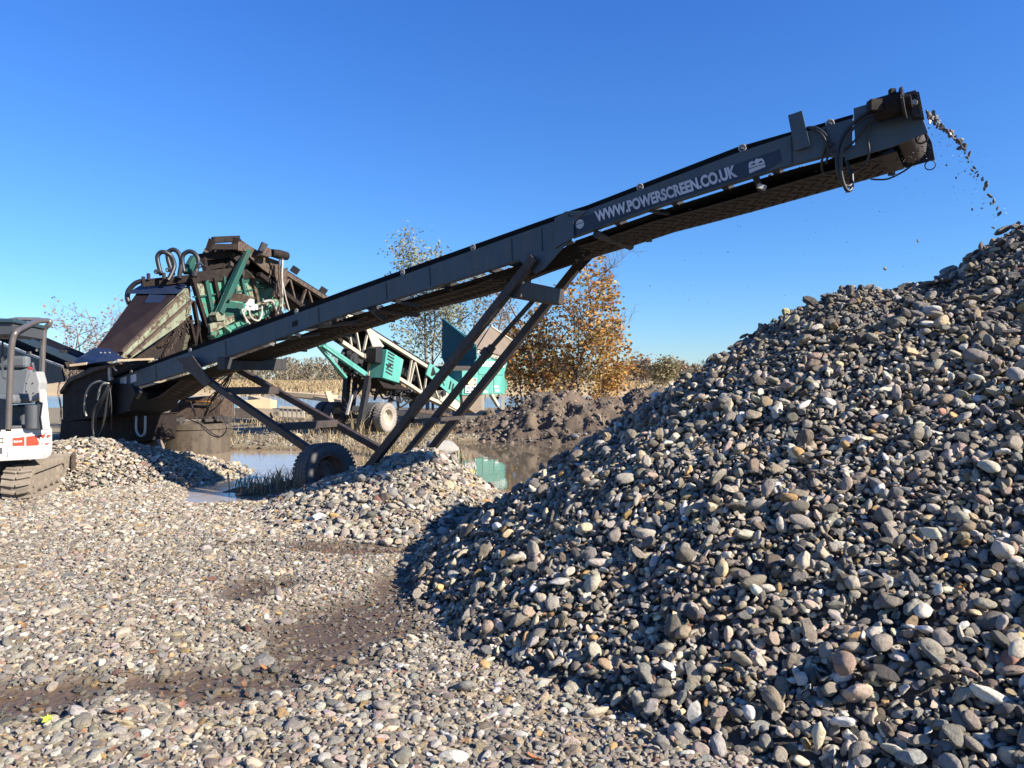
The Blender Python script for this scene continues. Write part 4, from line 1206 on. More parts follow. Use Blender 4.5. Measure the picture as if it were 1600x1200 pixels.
MB().prism([P(x, y, 9.55) for x, y in [(60, 609), (67, 609), (69, 613), (75, 672), (66, 672), (63, 652), (66, 630), (61, 628)]], V(0.02, 1, 0) * 0.05).build('side_trim', MT['white'], exc, bevel=0.01)
MB().prism([P(x, y, 9.57) for x, y in [(58, 628), (66, 630), (63, 652), (66, 672), (56, 672)]], V(0.02, 1, 0) * 0.04).build('side_panel', MT['dark_plastic'], exc, bevel=0.01)
MB().prism([P(x, y, 9.3) for x, y in [(-10, 622), (8, 624), (12, 672), (-10, 672)]], V(0.02, 1, 0) * 0.03).build('side_panel', MT['dark_plastic'], exc, bevel=0.01)
decal([(-8, 665), (8, 665), (8, 673), (-8, 673)], 'sign', 'label_plate', 0.02)
# canopy: one bent tube up the near post, along the roof edge and down the far post
can = smooth_path([P(13, 674, 9.25), P(14, 640, 9.25), P(17, 560, 9.25), P(20, 530, 9.25), P(26, 518, 9.3), P(38, 511, 9.6), P(56, 503, 10.1), P(72, 501, 10.45), P(78, 503, 10.5), P(76, 508, 10.5), P(70, 514, 10.5), P(68, 530, 10.5), P(66, 580, 10.5), P(66, 668, 10.5)], 6)
MB().tube(can, 0.036, 12).build('canopy_tube', MT['canopy_tube'], exc, smooth=60)
c0, c1 = P(22, 523, 9.27), P(72, 503, 10.5)
dv = c1 - c0; dv.z = 0
lf = V(-1.35, 0.05, 0)
zr = 2.30
q = [V(c0.x, c0.y, zr), V(c1.x, c1.y, zr), V(c1.x, c1.y, zr) + lf, V(c0.x, c0.y, zr) + lf]
MB().prism(q, V(0, 0, 0.05)).build('canopy_roof', MT['glass_roof'], exc, bevel=0.012)
MB().prism([p + V(0, 0, -0.14) + (V(q[0].x + lf.x / 2, (q[0].y + q[1].y) / 2, 0) - V(p.x, p.y, 0)) * 0.06 for p in q], V(0, 0, 0.135)).build('canopy_underside', MT['dark_plastic'], exc)
lft = V(-1.30, 0.0, 0)
MB().tube([p + lft for p in can], 0.036, 10).build('canopy_tube', MT['canopy_tube'], exc, smooth=60)
MB().tube([P(-3, 500, 9.8), P(25, 499, 9.8), P(60, 499, 10.35), P(72, 501, 10.5)], 0.03, 8).build('roof_rail', MT['canopy_tube'], exc, smooth=60)
MB().tube([P(4, 534, 9.9), P(4, 585, 9.9), P(5, 590, 9.9), P(11, 592, 9.9)], 0.012, 8).build('mirror_stem', MT['dark_plastic'], exc)
MB().lathe(P(10, 527, 9.9), V(0, -0.6, 1), [(0, 0.0), (0.0, 0.04), (0.02, 0.03), (0.03, 0)], 16).build('work_lamp', MT['steel'], exc, smooth=50)
MB().lathe(P(60, 547, 10.5), V(0, -0.6, 1), [(0, 0.0), (0.0, 0.04), (0.02, 0.03), (0.03, 0)], 16).build('work_lamp', MT['steel'], exc, smooth=50)
MB().tube([P(64.5, 540, 10.45), P(64, 594, 10.45), P(66, 597, 10.45)], 0.015, 8).build('grab_bar', MT['dark_plastic'], exc)

# ------------------------------------------------------------------ dark side conveyor behind the excavator
oS = P(118, 575, 15.0); dS = V(-0.80, 0.60, 0).normalized(); nS = V(-dS.y, dS.x, 0)
if nS.y > 0: nS = -nS
def S(px, py, off=0.0): return onplane(px, py, oS - nS * off, nS)
sc2 = thing('side_conveyor', 'plain dark conveyor rising to the left edge behind the mini excavator', 'conveyor', V(oS.x - 1.5, oS.y + 1.2, 0))
def splate(name, pts, m, off=0.0, th=0.03, parent=sc2):
    return MB().prism([S(x, y, off) for x, y in pts], -nS * th).build(name, MT[m], parent)
splate('rubber_skirt', [(-40, 480), (30, 521.5), (122, 560), (124, 572), (30, 532), (-40, 500)], 'blue_sheet', 0.0, 0.02)
splate('belt', [(-40, 500), (30, 532), (112, 568), (108, 578), (30, 545), (-40, 516)], 'rubber', 0.2, 0.8)
splate('chord', [(-40, 518), (0, 535.5), (96, 571.5), (95, 574), (0, 539), (-40, 522)], 'steel', -0.02, 0.05)
splate('side_panel', [(-40, 522), (0, 539), (95, 574), (100, 596), (70, 600), (20, 610), (-40, 620)], 'dark', 0.0, 0.04)
splate('side_panel', [(-40, 480), (30, 521.5), (122, 560), (124, 575), (30, 545), (-40, 516)], 'dark', 1.0, 0.04)
for x, y in ((48, 529), (99, 549)):
    MB().box(S(x, y, 0.03), (0.12, 0.06, 0.06)).build('skirt_bracket', MT['dark'], sc2)
MB().box(S(45, 551, -0.02), (0.10, 0.03, 0.05)).build('roller_bracket', MT['cream'], sc2)
for x in (-10, 60):
    a = S(x, 600, 0.5); MB().bar(a, V(a.x, a.y, 0.0), 0.1, 0.1).build('leg', MT['dark'], sc2)

# ------------------------------------------------------------------ screening plant (behind the conveyor tail)
O_s = P(302, 440, 15.6); u_s = V(0.36, 0.93, 0).normalized(); n_s = V(u_s.y, -u_s.x, 0)
def Sc(px, py, off=0.0): return onplane(px, py, O_s + n_s * off, n_s)
scr = thing('screening_plant', 'rusty green gravel screening plant with looped black hoses and a dark chute behind the conveyor', 'screening plant', V(-6.4, 16.8, 0))
def cplate(name, pts, m, off=0.0, th=0.05, parent=scr, bevel=0.0):
    return MB().prism([Sc(x, y, off) for x, y in pts], -n_s * th).build(name, MT[m], parent, bevel=bevel)
# chute: dark sloping plate, its lit side panel and the flap over it
TL, TR, BR, BL = P(215, 456, 15.3), P(284, 452, 15.5), P(183, 553, 13.5), P(150, 545, 13.35)
nrm = (TR - TL).cross(BL - TL).normalized()
if nrm.z < 0: nrm = -nrm
MB().prism([TL, TR, BR, BL], -nrm * 0.05).build('chute_plate', MT['brown_plate'], scr)
mb = MB()
for i in range(26):
    p = TR.lerp(BR, (i + 0.5) / 26) + (TL - TR).normalized() * 0.05
    mb.lathe(p, nrm, [(0, 0.014), (0.012, 0.012), (0.014, 0)], 8)
mb.build('bolt_row', MT['rust'], scr)
sp = [(280, 455, 15.5), (297, 446, 15.65), (299, 489, 15.65), (287, 503, 15.4), (246, 532, 14.6), (203, 561, 13.75), (182, 556, 13.45)]
sd = MB().prism([P(*p) for p in sp], V(-0.9, 0.3, 0) * 0.06).build('chute_side', MT['cream'], scr)
mb = MB()
for a, b in (((283, 458, 15.5), (187, 551, 13.5)), ((297, 470, 15.62), (200, 556, 13.7))):
    mb.bar(P(*a) + n_s * 0.04, P(*b) + n_s * 0.04, 0.05, 0.07, n_s)
mb.build('side_rib', MT['rust'], sd)
MB().prism([P(x, y, d) for x, y, d in [(200, 459, 15.1), (221, 447, 15.5), (296, 441, 15.7), (279, 459, 15.25)]], V(0, 0, 0.03)).build('rubber_flap', MT['blue_sheet'], scr)
MB().prism([P(x, y, d) for x, y, d in [(219, 447, 15.6), (222, 440, 15.6), (300, 434, 15.75), (297, 446, 15.75)]], V(-0.1, 0.5, 0) * 0.2).build('feed_lip', MT['dark_rust'], scr)
MB().prism([P(x, y, d) - nrm * -0.03 for x, y, d in [(226, 476, 14.9), (234, 463, 15.2), (266, 464, 15.3), (255, 476, 15.0)]], nrm * 0.02).build('patch_plate', MT['blue_sheet'], scr)
MB().prism([P(x, y, d) for x, y, d in [(108, 574, 12.9), (122, 561, 13.0), (146, 546, 13.2), (170, 547, 13.25), (192, 562, 13.1), (150, 566, 12.8)]], V(-0.02, 0.05, 0.03)).build('rubber_apron', MT['blue_sheet'], scr)
mb = MB()
for x in (158, 164.5, 172): mb.lathe(P(x, 551.5, 13.0), V(0, -1, 0.4), [(0, 0.012), (0.02, 0.012), (0.02, 0)], 8)
mb.build('apron_bolt', MT['steel'], scr)
MB().bar(P(110, 571, 12.85), P(136, 568, 12.85), 0.05, 0.04).build('apron_timber', MT['wood'], scr)
MB().bar(P(184, 563, 12.9), P(240, 561, 13.0), 0.05, 0.035).build('apron_timber', MT['wood'], scr)
MB().prism([P(x, y, 12.9) for x, y in [(101, 566), (112, 565), (122, 573), (120, 577), (106, 577)]], V(0, 0.04, 0)).build('rust_bracket', MT['rust'], scr)
# dark underside of the chute with hanging chains
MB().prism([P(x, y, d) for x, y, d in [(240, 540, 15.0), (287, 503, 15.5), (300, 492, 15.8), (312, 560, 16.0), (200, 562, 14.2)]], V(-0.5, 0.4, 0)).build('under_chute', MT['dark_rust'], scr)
def chain(a, b, nm='chain', parent=scr, m='rust'):
    mb = MB(); n = max(3, int((b - a).length / 0.07)); sag = V(0, 0, -0.12 * (b - a).length)
    for i in range(n):
        t = (i + 0.5) / n; p = a.lerp(b, t) + sag * (4 * t * (1 - t))
        mb.ring(p, V(1, 0.3, 0) if i % 2 else V(0.2, 1, 0), 0.032, 0.008, 8)
    mb.build(nm, MT[m], parent)
chain(P(290, 500, 15.2), P(256, 555, 14.8)); chain(P(286, 505, 15.2), P(248, 540, 15.0)); chain(P(297, 450, 15.5), P(292, 520, 15.4))
for pts in ([(296, 505), (304, 500), (290, 548), (280, 552)], [(286, 520), (292, 516), (276, 555), (268, 556)]):
    MB().prism([P(x, y, 15.6) for x, y in pts], V(-0.3, 0.3, 0) * 0.2).build('under_plate', MT['cream'], scr)
# screen box: green side, ribs, flanges
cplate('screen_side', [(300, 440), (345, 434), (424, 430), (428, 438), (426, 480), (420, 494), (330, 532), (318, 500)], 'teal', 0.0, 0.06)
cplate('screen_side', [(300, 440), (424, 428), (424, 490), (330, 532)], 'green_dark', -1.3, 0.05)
cplate('side_patch', [(394, 430), (420, 433), (422, 443), (396, 441)], 'cream', 0.02, 0.02)
cplate('side_patch', [(306, 441), (321, 440), (324, 462), (313, 464)], 'cream', 0.02, 0.02)
cplate('side_patch', [(364, 450), (381, 446), (381, 458), (372, 459)], 'cream', 0.02, 0.02)
cplate('side_patch', [(385, 446), (392, 444), (401, 470), (394, 470)], 'cream', 0.02, 0.02)
cplate('side_patch', [(352, 434), (392, 430), (392, 440), (356, 446)], 'green_dark', 0.02, 0.02)
for (a, b, w, m) in (((321, 438), (336, 512), 0.10, 'green_dark'), ((300, 434), (327, 526), 0.08, 'dark_rust'), ((334, 434), (348, 500), 0.09, 'dark_rust'), ((391, 424), (404, 478), 0.09, 'rust'), ((376, 432), (384, 470), 0.07, 'green_dark'), ((349, 432), (352, 470), 0.06, 'green_dark'), ((366, 428), (368, 460), 0.06, 'green_dark')):
    MB().bar(Sc(*a, 0.05), Sc(*b, 0.05), w, 0.09, n_s).build('screen_rib', MT[m], scr, bevel=0.006)
for (a, b, w, m) in (((302, 464), (430, 448), 0.03, 'green_dark'), ((300, 437), (424, 428), 0.13, 'dark_rust'), ((397, 441), (422, 445), 0.03, 'green_dark')):
    MB().bar(Sc(*a, 0.03), Sc(*b, 0.03), 0.05, w, n_s.cross(u_s)).build('screen_flange', MT[m], scr)
# long diagonal strut, drive guard, lower channels
MB().bar(Sc(388, 391, 0.35), Sc(344, 490, 0.35), 0.12, 0.10, n_s).build('diagonal_strut', MT['green_dark'], scr, bevel=0.008)
MB().bar(Sc(384, 391, 0.28), Sc(338, 492, 0.28), 0.05, 0.10, n_s).build('strut_shadow_plate', MT['teal'], scr)
cplate('strut_foot', [(337, 492), (342, 487), (352, 490), (353, 500), (340, 502)], 'cream', 0.36, 0.2, bevel=0.01)
MB().prism([Sc(x, y, o) for x, y, o in [(365, 459, 0.05), (376, 460, 0.6), (399, 466, 0.55), (388, 473, 0.5), (358, 469, 0.5)]], V(0, 0, 0.02)).build('drive_guard', MT['rust'], scr)
cplate('drive_recess', [(354, 470), (380, 474), (383, 498), (350, 505)], 'green_dark', 0.12, 0.1)
cplate('lower_channel', [(328, 507), (366, 492), (367, 502), (330, 521)], 'cream', 0.30, 0.08, bevel=0.008)
cplate('lower_channel', [(328, 524), (410, 486), (420, 484), (420, 490), (330, 530)], 'teal', 0.22, 0.08, bevel=0.008)
cplate('lower_channel', [(402, 474), (434, 466), (436, 470), (404, 484)], 'cream', 0.32, 0.08, bevel=0.006)
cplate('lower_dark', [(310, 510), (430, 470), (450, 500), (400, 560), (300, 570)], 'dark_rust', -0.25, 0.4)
for a, b in (((302, 470), (318, 560)), ((310, 500), (300, 565)), ((318, 490), (332, 560)), ((430, 440), (428, 560)), ((296, 500), (306, 545))):
    MB().bar(Sc(*a, -0.02), Sc(*b, -0.02), 0.06, 0.09, n_s).build('frame_post', MT['dark_rust'], scr, bevel=0.006)
# water manifold with pale hoses on the side
mb = MB()
for c_, sz in (((390, 473), 0.16), ((393, 481), 0.12), ((398, 480), 0.12), ((386, 482), 0.09)):
    mb.box(Sc(*c_, 0.5), (sz, sz, sz))
mb.build('water_valve', MT['sign'], scr, bevel=0.02)
def shose(pts, r, m, nm='hose', off=0.5):
    MB().tube(smooth_path([Sc(x, y, off) for x, y in pts], 6), r, 8).build(nm, MT[m], scr, smooth=70)
shose([(382, 483), (378, 486), (384, 498), (390, 506)], 0.022, 'hose_pale')
shose([(389, 482), (391, 494), (398, 500), (405, 500), (409, 490), (409, 478)], 0.022, 'hose_pale')
shose([(402, 478), (405, 492), (404, 500)], 0.02, 'hose'); shose([(410, 472), (424, 470), (430, 480), (434, 490)], 0.03, 'steel')
shose([(384, 484), (381, 490), (386, 504)], 0.018, 'hose_pale')
for k in range(10):
    rr = random.Random(50 + k); x = rr.uniform(330, 440); y = 524 - (x - 330) * 0.42 + rr.uniform(-6, 4)
    MB().box(Sc(x, y, 0.3), (rr.uniform(.05, .2), rr.uniform(.05, .15), rr.uniform(.05, .18)), Euler((rr.uniform(0, 1), rr.uniform(0, 1), rr.uniform(0, 3))).to_matrix()).build('mud_lump', MT[rr.choice(['rust', 'dark_rust', 'cream', 'teal'])], scr, bevel=0.01)
# spray bar header with three looped hoses
hd0, hd1 = P(221, 444, 15.2), P(352, 431, 15.9)
MB().bar(P(222, 443, 15.2), P(322, 433, 15.8), 0.10, 0.16).build('spray_header', MT['dark_rust'], scr, bevel=0.01)
MB().bar(P(297, 437, 15.7), P(424, 425, 18.0), 0.10, 0.12).build('screen_top_rail', MT['dark_rust'], scr, bevel=0.01)
def loop(pts, D, r=0.046):
    MB().tube(smooth_path([P(x, y, D + dd) for x, y, dd in pts], 7), r, 12).build('looped_hose', MT['hose'], scr, smooth=70)
loop([(252, 430, 0), (248, 415, 0), (246, 402, 0), (250, 395, 0), (257, 394, 0), (266, 399, 0.05), (271, 408, 0.1), (272, 418, 0.1), (266, 432, 0), (262, 438, -0.05)], 15.3)
loop([(271, 430, 0.3), (265, 414, 0.3), (262, 402, 0.3), (263, 394, 0.3), (270, 390, 0.3), (277, 393, 0.3), (282, 402, 0.3), (283, 414, 0.3), (281, 426, 0.2), (280, 436, 0.1)], 15.3)
loop([(288, 426, 0.3), (285, 410, 0.3), (286, 399, 0.3), (294, 393, 0.3), (303, 395, 0.3), (309, 403, 0.3), (310, 412, 0.3), (307, 422, 0.3), (304, 432, 0.2)], 15.3)
loop([(221, 439, 0), (211, 443, 0), (201, 454, 0), (199, 464, 0), (201, 472, 0), (206, 478, 0.1)], 15.2, 0.05)
for (x, y) in ((244, 424.5), (262, 422), (314, 415), (245, 425)):
    MB().ring(P(x, y, 15.2), V(0.3, -1, 0), 0.035, 0.015, 14).lathe(P(x + 5, y, 15.2), V(1, 0, 0), [(-0.06, 0), (-0.06, 0.022), (0.02, 0.022), (0.02, 0)], 10).build('hose_coupling', MT['dark'], scr)
for (x, y, h) in ((224, 440, 8), (232, 438, 11), (256, 436, 10), (303, 432, 8)):
    MB().box(P(x, y - h / 2, 15.2), (0.06, 0.06, h / FPX * 15.2)).build('clamp_bolt', MT['dark'], scr, bevel=0.01)
MB().bar(P(289, 426, 15.7), P(303, 402, 16.0), 0.12, 0.12).bar(P(296, 427, 15.7), P(304, 414, 16), 0.08, 0.08).build('spring_strut', MT['green_dark'], scr, bevel=0.01)
# dark clutter of the feed box over the screen
for (a, b, w) in (((303, 404, 16.2), (388, 393, 16.8), 0.16), ((318, 402, 16.2), (322, 430, 16.2), 0.10), ((329, 402, 16.5), (332, 430, 16.5), 0.08), ((345, 398, 16.6), (350, 428, 16.6), 0.12), ((362, 400, 16.8), (360, 424, 16.8), 0.14), ((305, 430, 16), (362, 424, 16.6), 0.14), ((322, 420, 16.4), (352, 414, 16.6), 0.10)):
    MB().bar(P(*a), P(*b), w, w).build('feed_frame', MT['dark_rust'], scr, bevel=0.01)
mb = MB(); rr = random.Random(77)
for k in range(150):
    x = rr.uniform(326, 386); y = rr.uniform(394, 428)
    if x > 352 + (428 - y) * 1.0 and False: continue
    mb.box(P(x, y, rr.uniform(16.6, 17.2)), (rr.uniform(.05, .28), rr.uniform(.05, .2), rr.uniform(.04, .16)), Euler((rr.uniform(0, 1), rr.uniform(0, 1), rr.uniform(0, 3))).to_matrix())
mb.build('mud_crust', MT['mud_rock'], scr)

# ------------------------------------------------------------------ feed conveyor and hopper
u_f = V(0.42, 0.91, 0).normalized(); n_f = V(u_f.y, -u_f.x, 0); O_f = P(374, 373, 16.5)
def Fp(px, py, off=0.0): return onplane(px, py, O_f + n_f * off, n_f)
fc = thing('feed_conveyor', 'wheeled teal feed conveyor carrying stone from the hopper up to the screening plant', 'conveyor', V(Fp(590, 640).x, Fp(590, 640).y, -0.1))
def fplate(name, pts, m, off=0.0, th=0.04, parent=fc, bevel=0.0):
    return MB().prism([Fp(x, y, off) for x, y in pts], -n_f * th).build(name, MT[m], parent, bevel=bevel)
def fbar(name, a, b, w, h, m, off=0.0, parent=fc):
    return MB().bar(Fp(*a, off), Fp(*b, off), w, h, n_f).build(name, MT[m], parent)
TOP = [(374, 379), (430, 418), (507, 466), (584, 522), (650, 563), (716, 604)]
for (off, th) in ((0.0, 0.05), (-1.15, 0.05)):
    fplate('belt_skirt', [(x, y - 7) for x, y in [(366, 378)] + TOP[1:]] + [(x, y + 1) for x, y in TOP[::-1]], 'rubber', off - 0.06, 0.02)
fplate('belt', [(x, y + 1) for x, y in TOP] + [(x, y + 9) for x, y in TOP[::-1]], 'rubber', -0.1, 1.0)
for off in (0.0, -1.1):
    ch = MB()
    for a, b in zip(TOP[2:], TOP[3:]): ch.bar(Fp(*a, off), Fp(*b, off), 0.10, 0.13, n_f)
    ch.build('top_chord', MT['chord'] if off == 0.0 else MT['dark_rust'], fc)
    ch = MB()
    for a, b in zip(TOP[:2], TOP[1:3]): ch.bar(Fp(*a, off), Fp(*b, off), 0.10, 0.13, n_f)
    ch.build('top_chord', MT['rust'] if off == 0.0 else MT['dark_rust'], fc)
    ch = MB()
    BOT = [(404, 428), (470, 478), (533, 534), (578, 564), (640, 602), (668, 621), (716, 642)]
    for a, b in zip(BOT[2:], BOT[3:]): ch.bar(Fp(*a, off), Fp(*b, off), 0.10, 0.12, n_f)
    ch.build('bottom_chord', MT['chord'] if off == 0.0 else MT['dark_rust'], fc)
    ch = MB()
    for a, b in zip(BOT[:2], BOT[1:3]): ch.bar(Fp(*a, off), Fp(*b, off), 0.10, 0.12, n_f)
    ch.build('bottom_chord', MT['dark_rust'], fc)
zz = [((425, 416), (418, 436)), ((452, 434), (437, 456)), ((452, 434), (462, 474)), ((478, 450), (470, 476)), ((480, 450), (493, 492)), ((508, 470), (500, 505)), ((530, 488), (523, 520)), ((553, 500), (562, 548)), ((575, 516), (567, 554)), ((540, 492), (549, 540)), ((643, 563), (637, 598)), ((648, 564), (659, 612)), ((667, 577), (663, 612)), ((680, 610), (688, 630)), ((648, 566), (640, 600))]
for a, b in zz: fbar('lattice_bar', a, b, 0.045, 0.06, 'chord' if a[0] > 530 else 'rust')
for a, b in zz[::2]: fbar('lattice_bar', a, b, 0.045, 0.06, 'dark_rust', -1.1)
# idler bed between the chords, dark and dirty
fplate('idler_bed', [(372, 392), (430, 428), (507, 478), (584, 532), (650, 574), (712, 614), (700, 624), (640, 592), (578, 552), (500, 500), (430, 446), (384, 418)], 'black', -0.35, 0.6)
# head: brown plates, motor
fplate('head_side', [(369, 374), (374, 373), (402, 391), (450, 430), (446, 445), (412, 422), (386, 398), (370, 391)], 'rust', 0.06, 0.06, bevel=0.008)
fplate('head_side', [(372, 376), (386, 384), (387, 393), (372, 391)], 'rust', 0.10, 0.03)
for a, b in (((374, 373, 16.5), (332, 375, 16.1)), ((371, 386, 16.4), (327, 386, 16.1))):
    MB().bar(P(*a), P(*b), 0.13, 0.13).build('head_cross_bar', MT['dark_rust'], fc, bevel=0.01)
MB().bar(P(332, 374, 16.1), P(326, 392, 16.1), 0.12, 0.12).bar(P(371, 372, 16.4), P(366, 390, 16.4), 0.14, 0.14).build('head_post', MT['dark_rust'], fc, bevel=0.01)
fplate('motor_plate', [(405, 391), (411, 378), (419, 382), (414, 394)], 'dark', 0.3, 0.05)
fplate('gearbox', [(410, 399), (417, 386), (424, 388), (425, 400), (421, 402)], 'rust', 0.32, 0.25, bevel=0.02)
MB().lathe(Fp(424, 395, 0.25), u_f, [(0, 0), (0, 0.09), (0.25, 0.11), (0.5, 0.10), (0.5, 0.0)], 16).build('drive_motor', MT['dark_rust'], fc, smooth=40)
fplate('motor_bracket', [(418, 402), (436, 408), (446, 440), (436, 455), (430, 430)], 'rust', 0.1, 0.06)
fplate('head_support', [(444, 424), (450, 418), (449, 436), (440, 465), (434, 462)], 'rust', 0.08, 0.06)
fplate('head_support', [(432, 440), (438, 436), (436, 462), (428, 464)], 'rust', 0.2, 0.06)
for k, (x0, x1) in enumerate(((440, 436), (442, 441), (437, 446), (441, 452))):
    MB().tube(smooth_path([Fp(x0, 404, 0.35), Fp(x0 - 1, 430, 0.35), Fp((x0 + x1) / 2, 465, 0.35), Fp(x1, 485, 0.35)], 5), 0.018, 6).build('hose', MT['hose_pale' if k % 2 else 'rust'], fc, smooth=70)
for x, y in ((461, 422), (505, 454), (617, 537), (643, 557)):
    MB().box(Fp(x, y, -0.05), (0.16, 0.16, 0.16), Matrix.Rotation(0.6, 3, 'Y')).build('skirt_clamp', MT['dark'], fc)
# upright post with gusset, exhaust
fplate('gusset', [(573, 515), (588, 523), (600, 541), (590, 548), (582, 540)], 'chord', 0.06, 0.03)
fplate('post', [(583, 540), (590, 543), (582, 590), (576, 590)], 'chord', 0.08, 0.10, bevel=0.01)
fplate('joint_box', [(572, 552), (579, 551), (579, 563), (571, 560)], 'chord', 0.12, 0.12, bevel=0.02)
MB().tube(smooth_path([Fp(592, 572, 0.2), Fp(589, 590, 0.2), Fp(590, 598, 0.2), Fp(594, 601, 0.2), Fp(597, 598, 0.2), Fp(597.5, 596, 0.2)], 6), 0.055, 10).build('exhaust_pipe', MT['steel'], fc, smooth=70)
# engine housing
eng = fplate('engine_housing', [(604.6, 545.6), (631, 562), (624, 598.5), (598.5, 590.5)], 'teal_clean', 0.55, 0.5, bevel=0.015)
fplate('control_box', [(588, 544), (597, 541), (598, 568), (587, 566)], 'black', 0.45, 0.35, bevel=0.01)
mb = MB()
for r_ in range(7):
    for c_ in range(4):
        cx = 607.5 + c_ * 2.55 - r_ * 0.62 + 0.2; cy = 551 + r_ * 5.0 + c_ * 1.45
        if r_ in (3, 4) and c_ == 0: continue
        mb.prism([Fp(cx - 0.95, cy - 1.7, 0.56), Fp(cx + 1.15, cy - 0.6, 0.56), Fp(cx + 0.9, cy + 1.5, 0.56), Fp(cx - 1.2, cy + 0.4, 0.56)], n_f * 0.004)
mb.build('vent_slots', MT['dark'], eng)
MB().prism([Fp(x, y, 0.565) for x, y in [(603, 568), (606, 569), (611, 569.5), (614, 568.2), (611, 572), (607, 575), (605, 573), (606, 571.5), (603.5, 570)]], n_f * 0.004).build('bird_emblem', MT['black'], eng)
fplate('engine_tray', [(590, 592), (628, 602), (640, 610), (600, 606)], 'dark_rust', 0.4, 0.8)
# teal side boards with model lettering
b1 = fplate('side_board', [(672, 567), (718, 599), (719, 629), (666, 585)], 'teal_clean', 0.12, 0.03)
text_mesh('board_lettering', 'Mk II', MT['black'], b1, Fp(673, 586, 0.125), Fp(707, 612.5, 0.125), Fp(676, 573, 0.125), n_f, bold=0.01)
fplate('back_board', [(655, 566), (672, 566.5), (673, 570), (656, 569)], 'dark', -0.9, 0.05)
tb = fplate('tail_boot', [(690, 610), (702, 612), (719, 628), (718, 642), (688, 626)], 'chord', 0.10, 0.5)
MB().lathe(Fp(693, 614, 0.14), n_f, [(0, 0), (0, 0.10), (0.05, 0.10), (0.05, 0.04), (0.07, 0)], 16).build('tail_bearing', MT['dark'], tb, smooth=40)
# teal stays at the left, engine underside clutter, legs
for a, b, off in (((484, 524), (540, 590), 0.15), ((503, 540), (569, 586), 0.25), ((507, 538), (572, 584), 0.25), ((500, 541), (536, 588), -0.3)):
    fbar('stay', a, b, 0.06, 0.10, 'teal_clean' if off > 0 else 'teal', off)
mb = MB(); rr = random.Random(9)
for k in range(60):
    x = rr.uniform(535, 576); y = lerp_px([(535, 545), (576, 572)], x) + rr.uniform(2, 28)
    mb.box(Fp(x, y, rr.uniform(-0.8, 0.0)), (rr.uniform(.08, .3), rr.uniform(.08, .3), rr.uniform(.06, .25)), Euler((rr.uniform(0, 1), rr.uniform(0, 1), rr.uniform(0, 3))).to_matrix())
for k in range(40):
    x = rr.uniform(590, 650); y = lerp_px([(590, 592), (650, 614)], x) + rr.uniform(0, 12)
    mb.box(Fp(x, y, rr.uniform(-0.9, -0.1)), (rr.uniform(.08, .4), rr.uniform(.08, .3), rr.uniform(.05, .2)), Euler((rr.uniform(0, 1), rr.uniform(0, 1), rr.uniform(0, 3))).to_matrix())
mb.build('undergear', MT['dark'], fc)
MB().lathe(Fp(554, 562, 0.15), n_f, [(-0.3, 0), (-0.3, 0.18), (0, 0.18), (0, 0.09), (0.03, 0.09), (0.03, 0)], 20).build('pulley', MT['dark'], fc, smooth=40)
for a, b, off, w in (((576, 588), (563, 662), 0.1, 0.15), ((557, 572), (550, 650), -0.9, 0.11), ((543, 585), (537, 656), -1.0, 0.16), ((565, 604), (548, 624), -0.2, 0.09), ((550, 617), (542, 648), 0.1, 0.06), ((620, 600), (605, 640), -0.4, 0.10), ((640, 610), (645, 655), -0.6, 0.1)):
    fbar('leg', a, b, w, w, 'dark' if w != 0.06 else 'steel', off)
mb = MB()
for k in range(14):
    rr = random.Random(400 + k)
    x0 = rr.uniform(572, 640); y0 = lerp_px([(572, 588), (640, 612)], x0)
    mb.tube(smooth_path([Fp(x0, y0, rr.uniform(-0.5, 0)), Fp(x0 + rr.uniform(-8, 14), y0 + rr.uniform(12, 30), -0.3), Fp(x0 + rr.uniform(0, 28), y0 + rr.uniform(5, 30), -0.3), Fp(x0 + rr.uniform(8, 34), y0 + rr.uniform(-2, 20), -0.4)], 5), 0.03, 6)
mb.build('hose_bundle', MT['hose'], fc, smooth=70)
# chassis beam and dual wheels
fbar('chassis_beam', (545, 638), (720, 655), 0.16, 0.2, 'dark', -0.5)
fbar('chassis_beam', (640, 640), (700, 648), 0.10, 0.12, 'rust', 0.2)
w0 = Fp(602, 652, 0.38)
def fwheel(c, mt='tyre_dusty'):
    return tyre_wheel(c, n_f, 0.41, 0.26, 0.235, mt, 'chord', fc, lugs=30, dish=0.7)
fwheel(w0); fwheel(w0 - n_f * 0.36, 'tyre'); fwheel(w0 - n_f * 1.75, 'tyre'); fwheel(w0 - n_f * 2.1, 'tyre')
MB().bar(w0 - n_f * 0.1, w0 - n_f * 2.0, 0.12, 0.12).build('axle', MT['dark'], fc)

u_h = V(0.50, 0.866, 0).normalized(); n_h = V(u_h.y, -u_h.x, 0); O_h = P(744, 560, 26.2)
def H(px, py, off=0.0): return onplane(px, py, O_h + n_h * off, n_h)
def Hv(px, py, off=0.0): return onplane(px, py, O_h - u_h * off, u_h)
hop = thing('feed_hopper', 'teal loading hopper with tilted corrugated grid and yellow warning sign beyond the pond', 'hopper', V(H(760, 620).x, H(760, 620).y + 0.5, 0.3))
MB().prism([Hv(x, y) for x, y in [(691, 508), (692, 500), (735, 529), (744, 543), (744, 558), (740, 569), (722, 600), (716, 590), (695, 569), (690, 558)]], u_h * 0.06).build('front_wall', MT['teal_shaded'], hop)
MB().bar(Hv(690, 558, 0.02), Hv(745, 559, 0.02), 0.05, 0.08).bar(Hv(692, 500, 0.03), Hv(742, 541, 0.03), 0.12, 0.12).build('wall_rib', MT['teal_shaded'], hop)
hs = MB().prism([H(x, y) for x, y in [(744, 559), (793, 562), (789, 581), (741, 579)]], -n_h * 0.05).build('side_wall', MT['teal_clean'], hop)
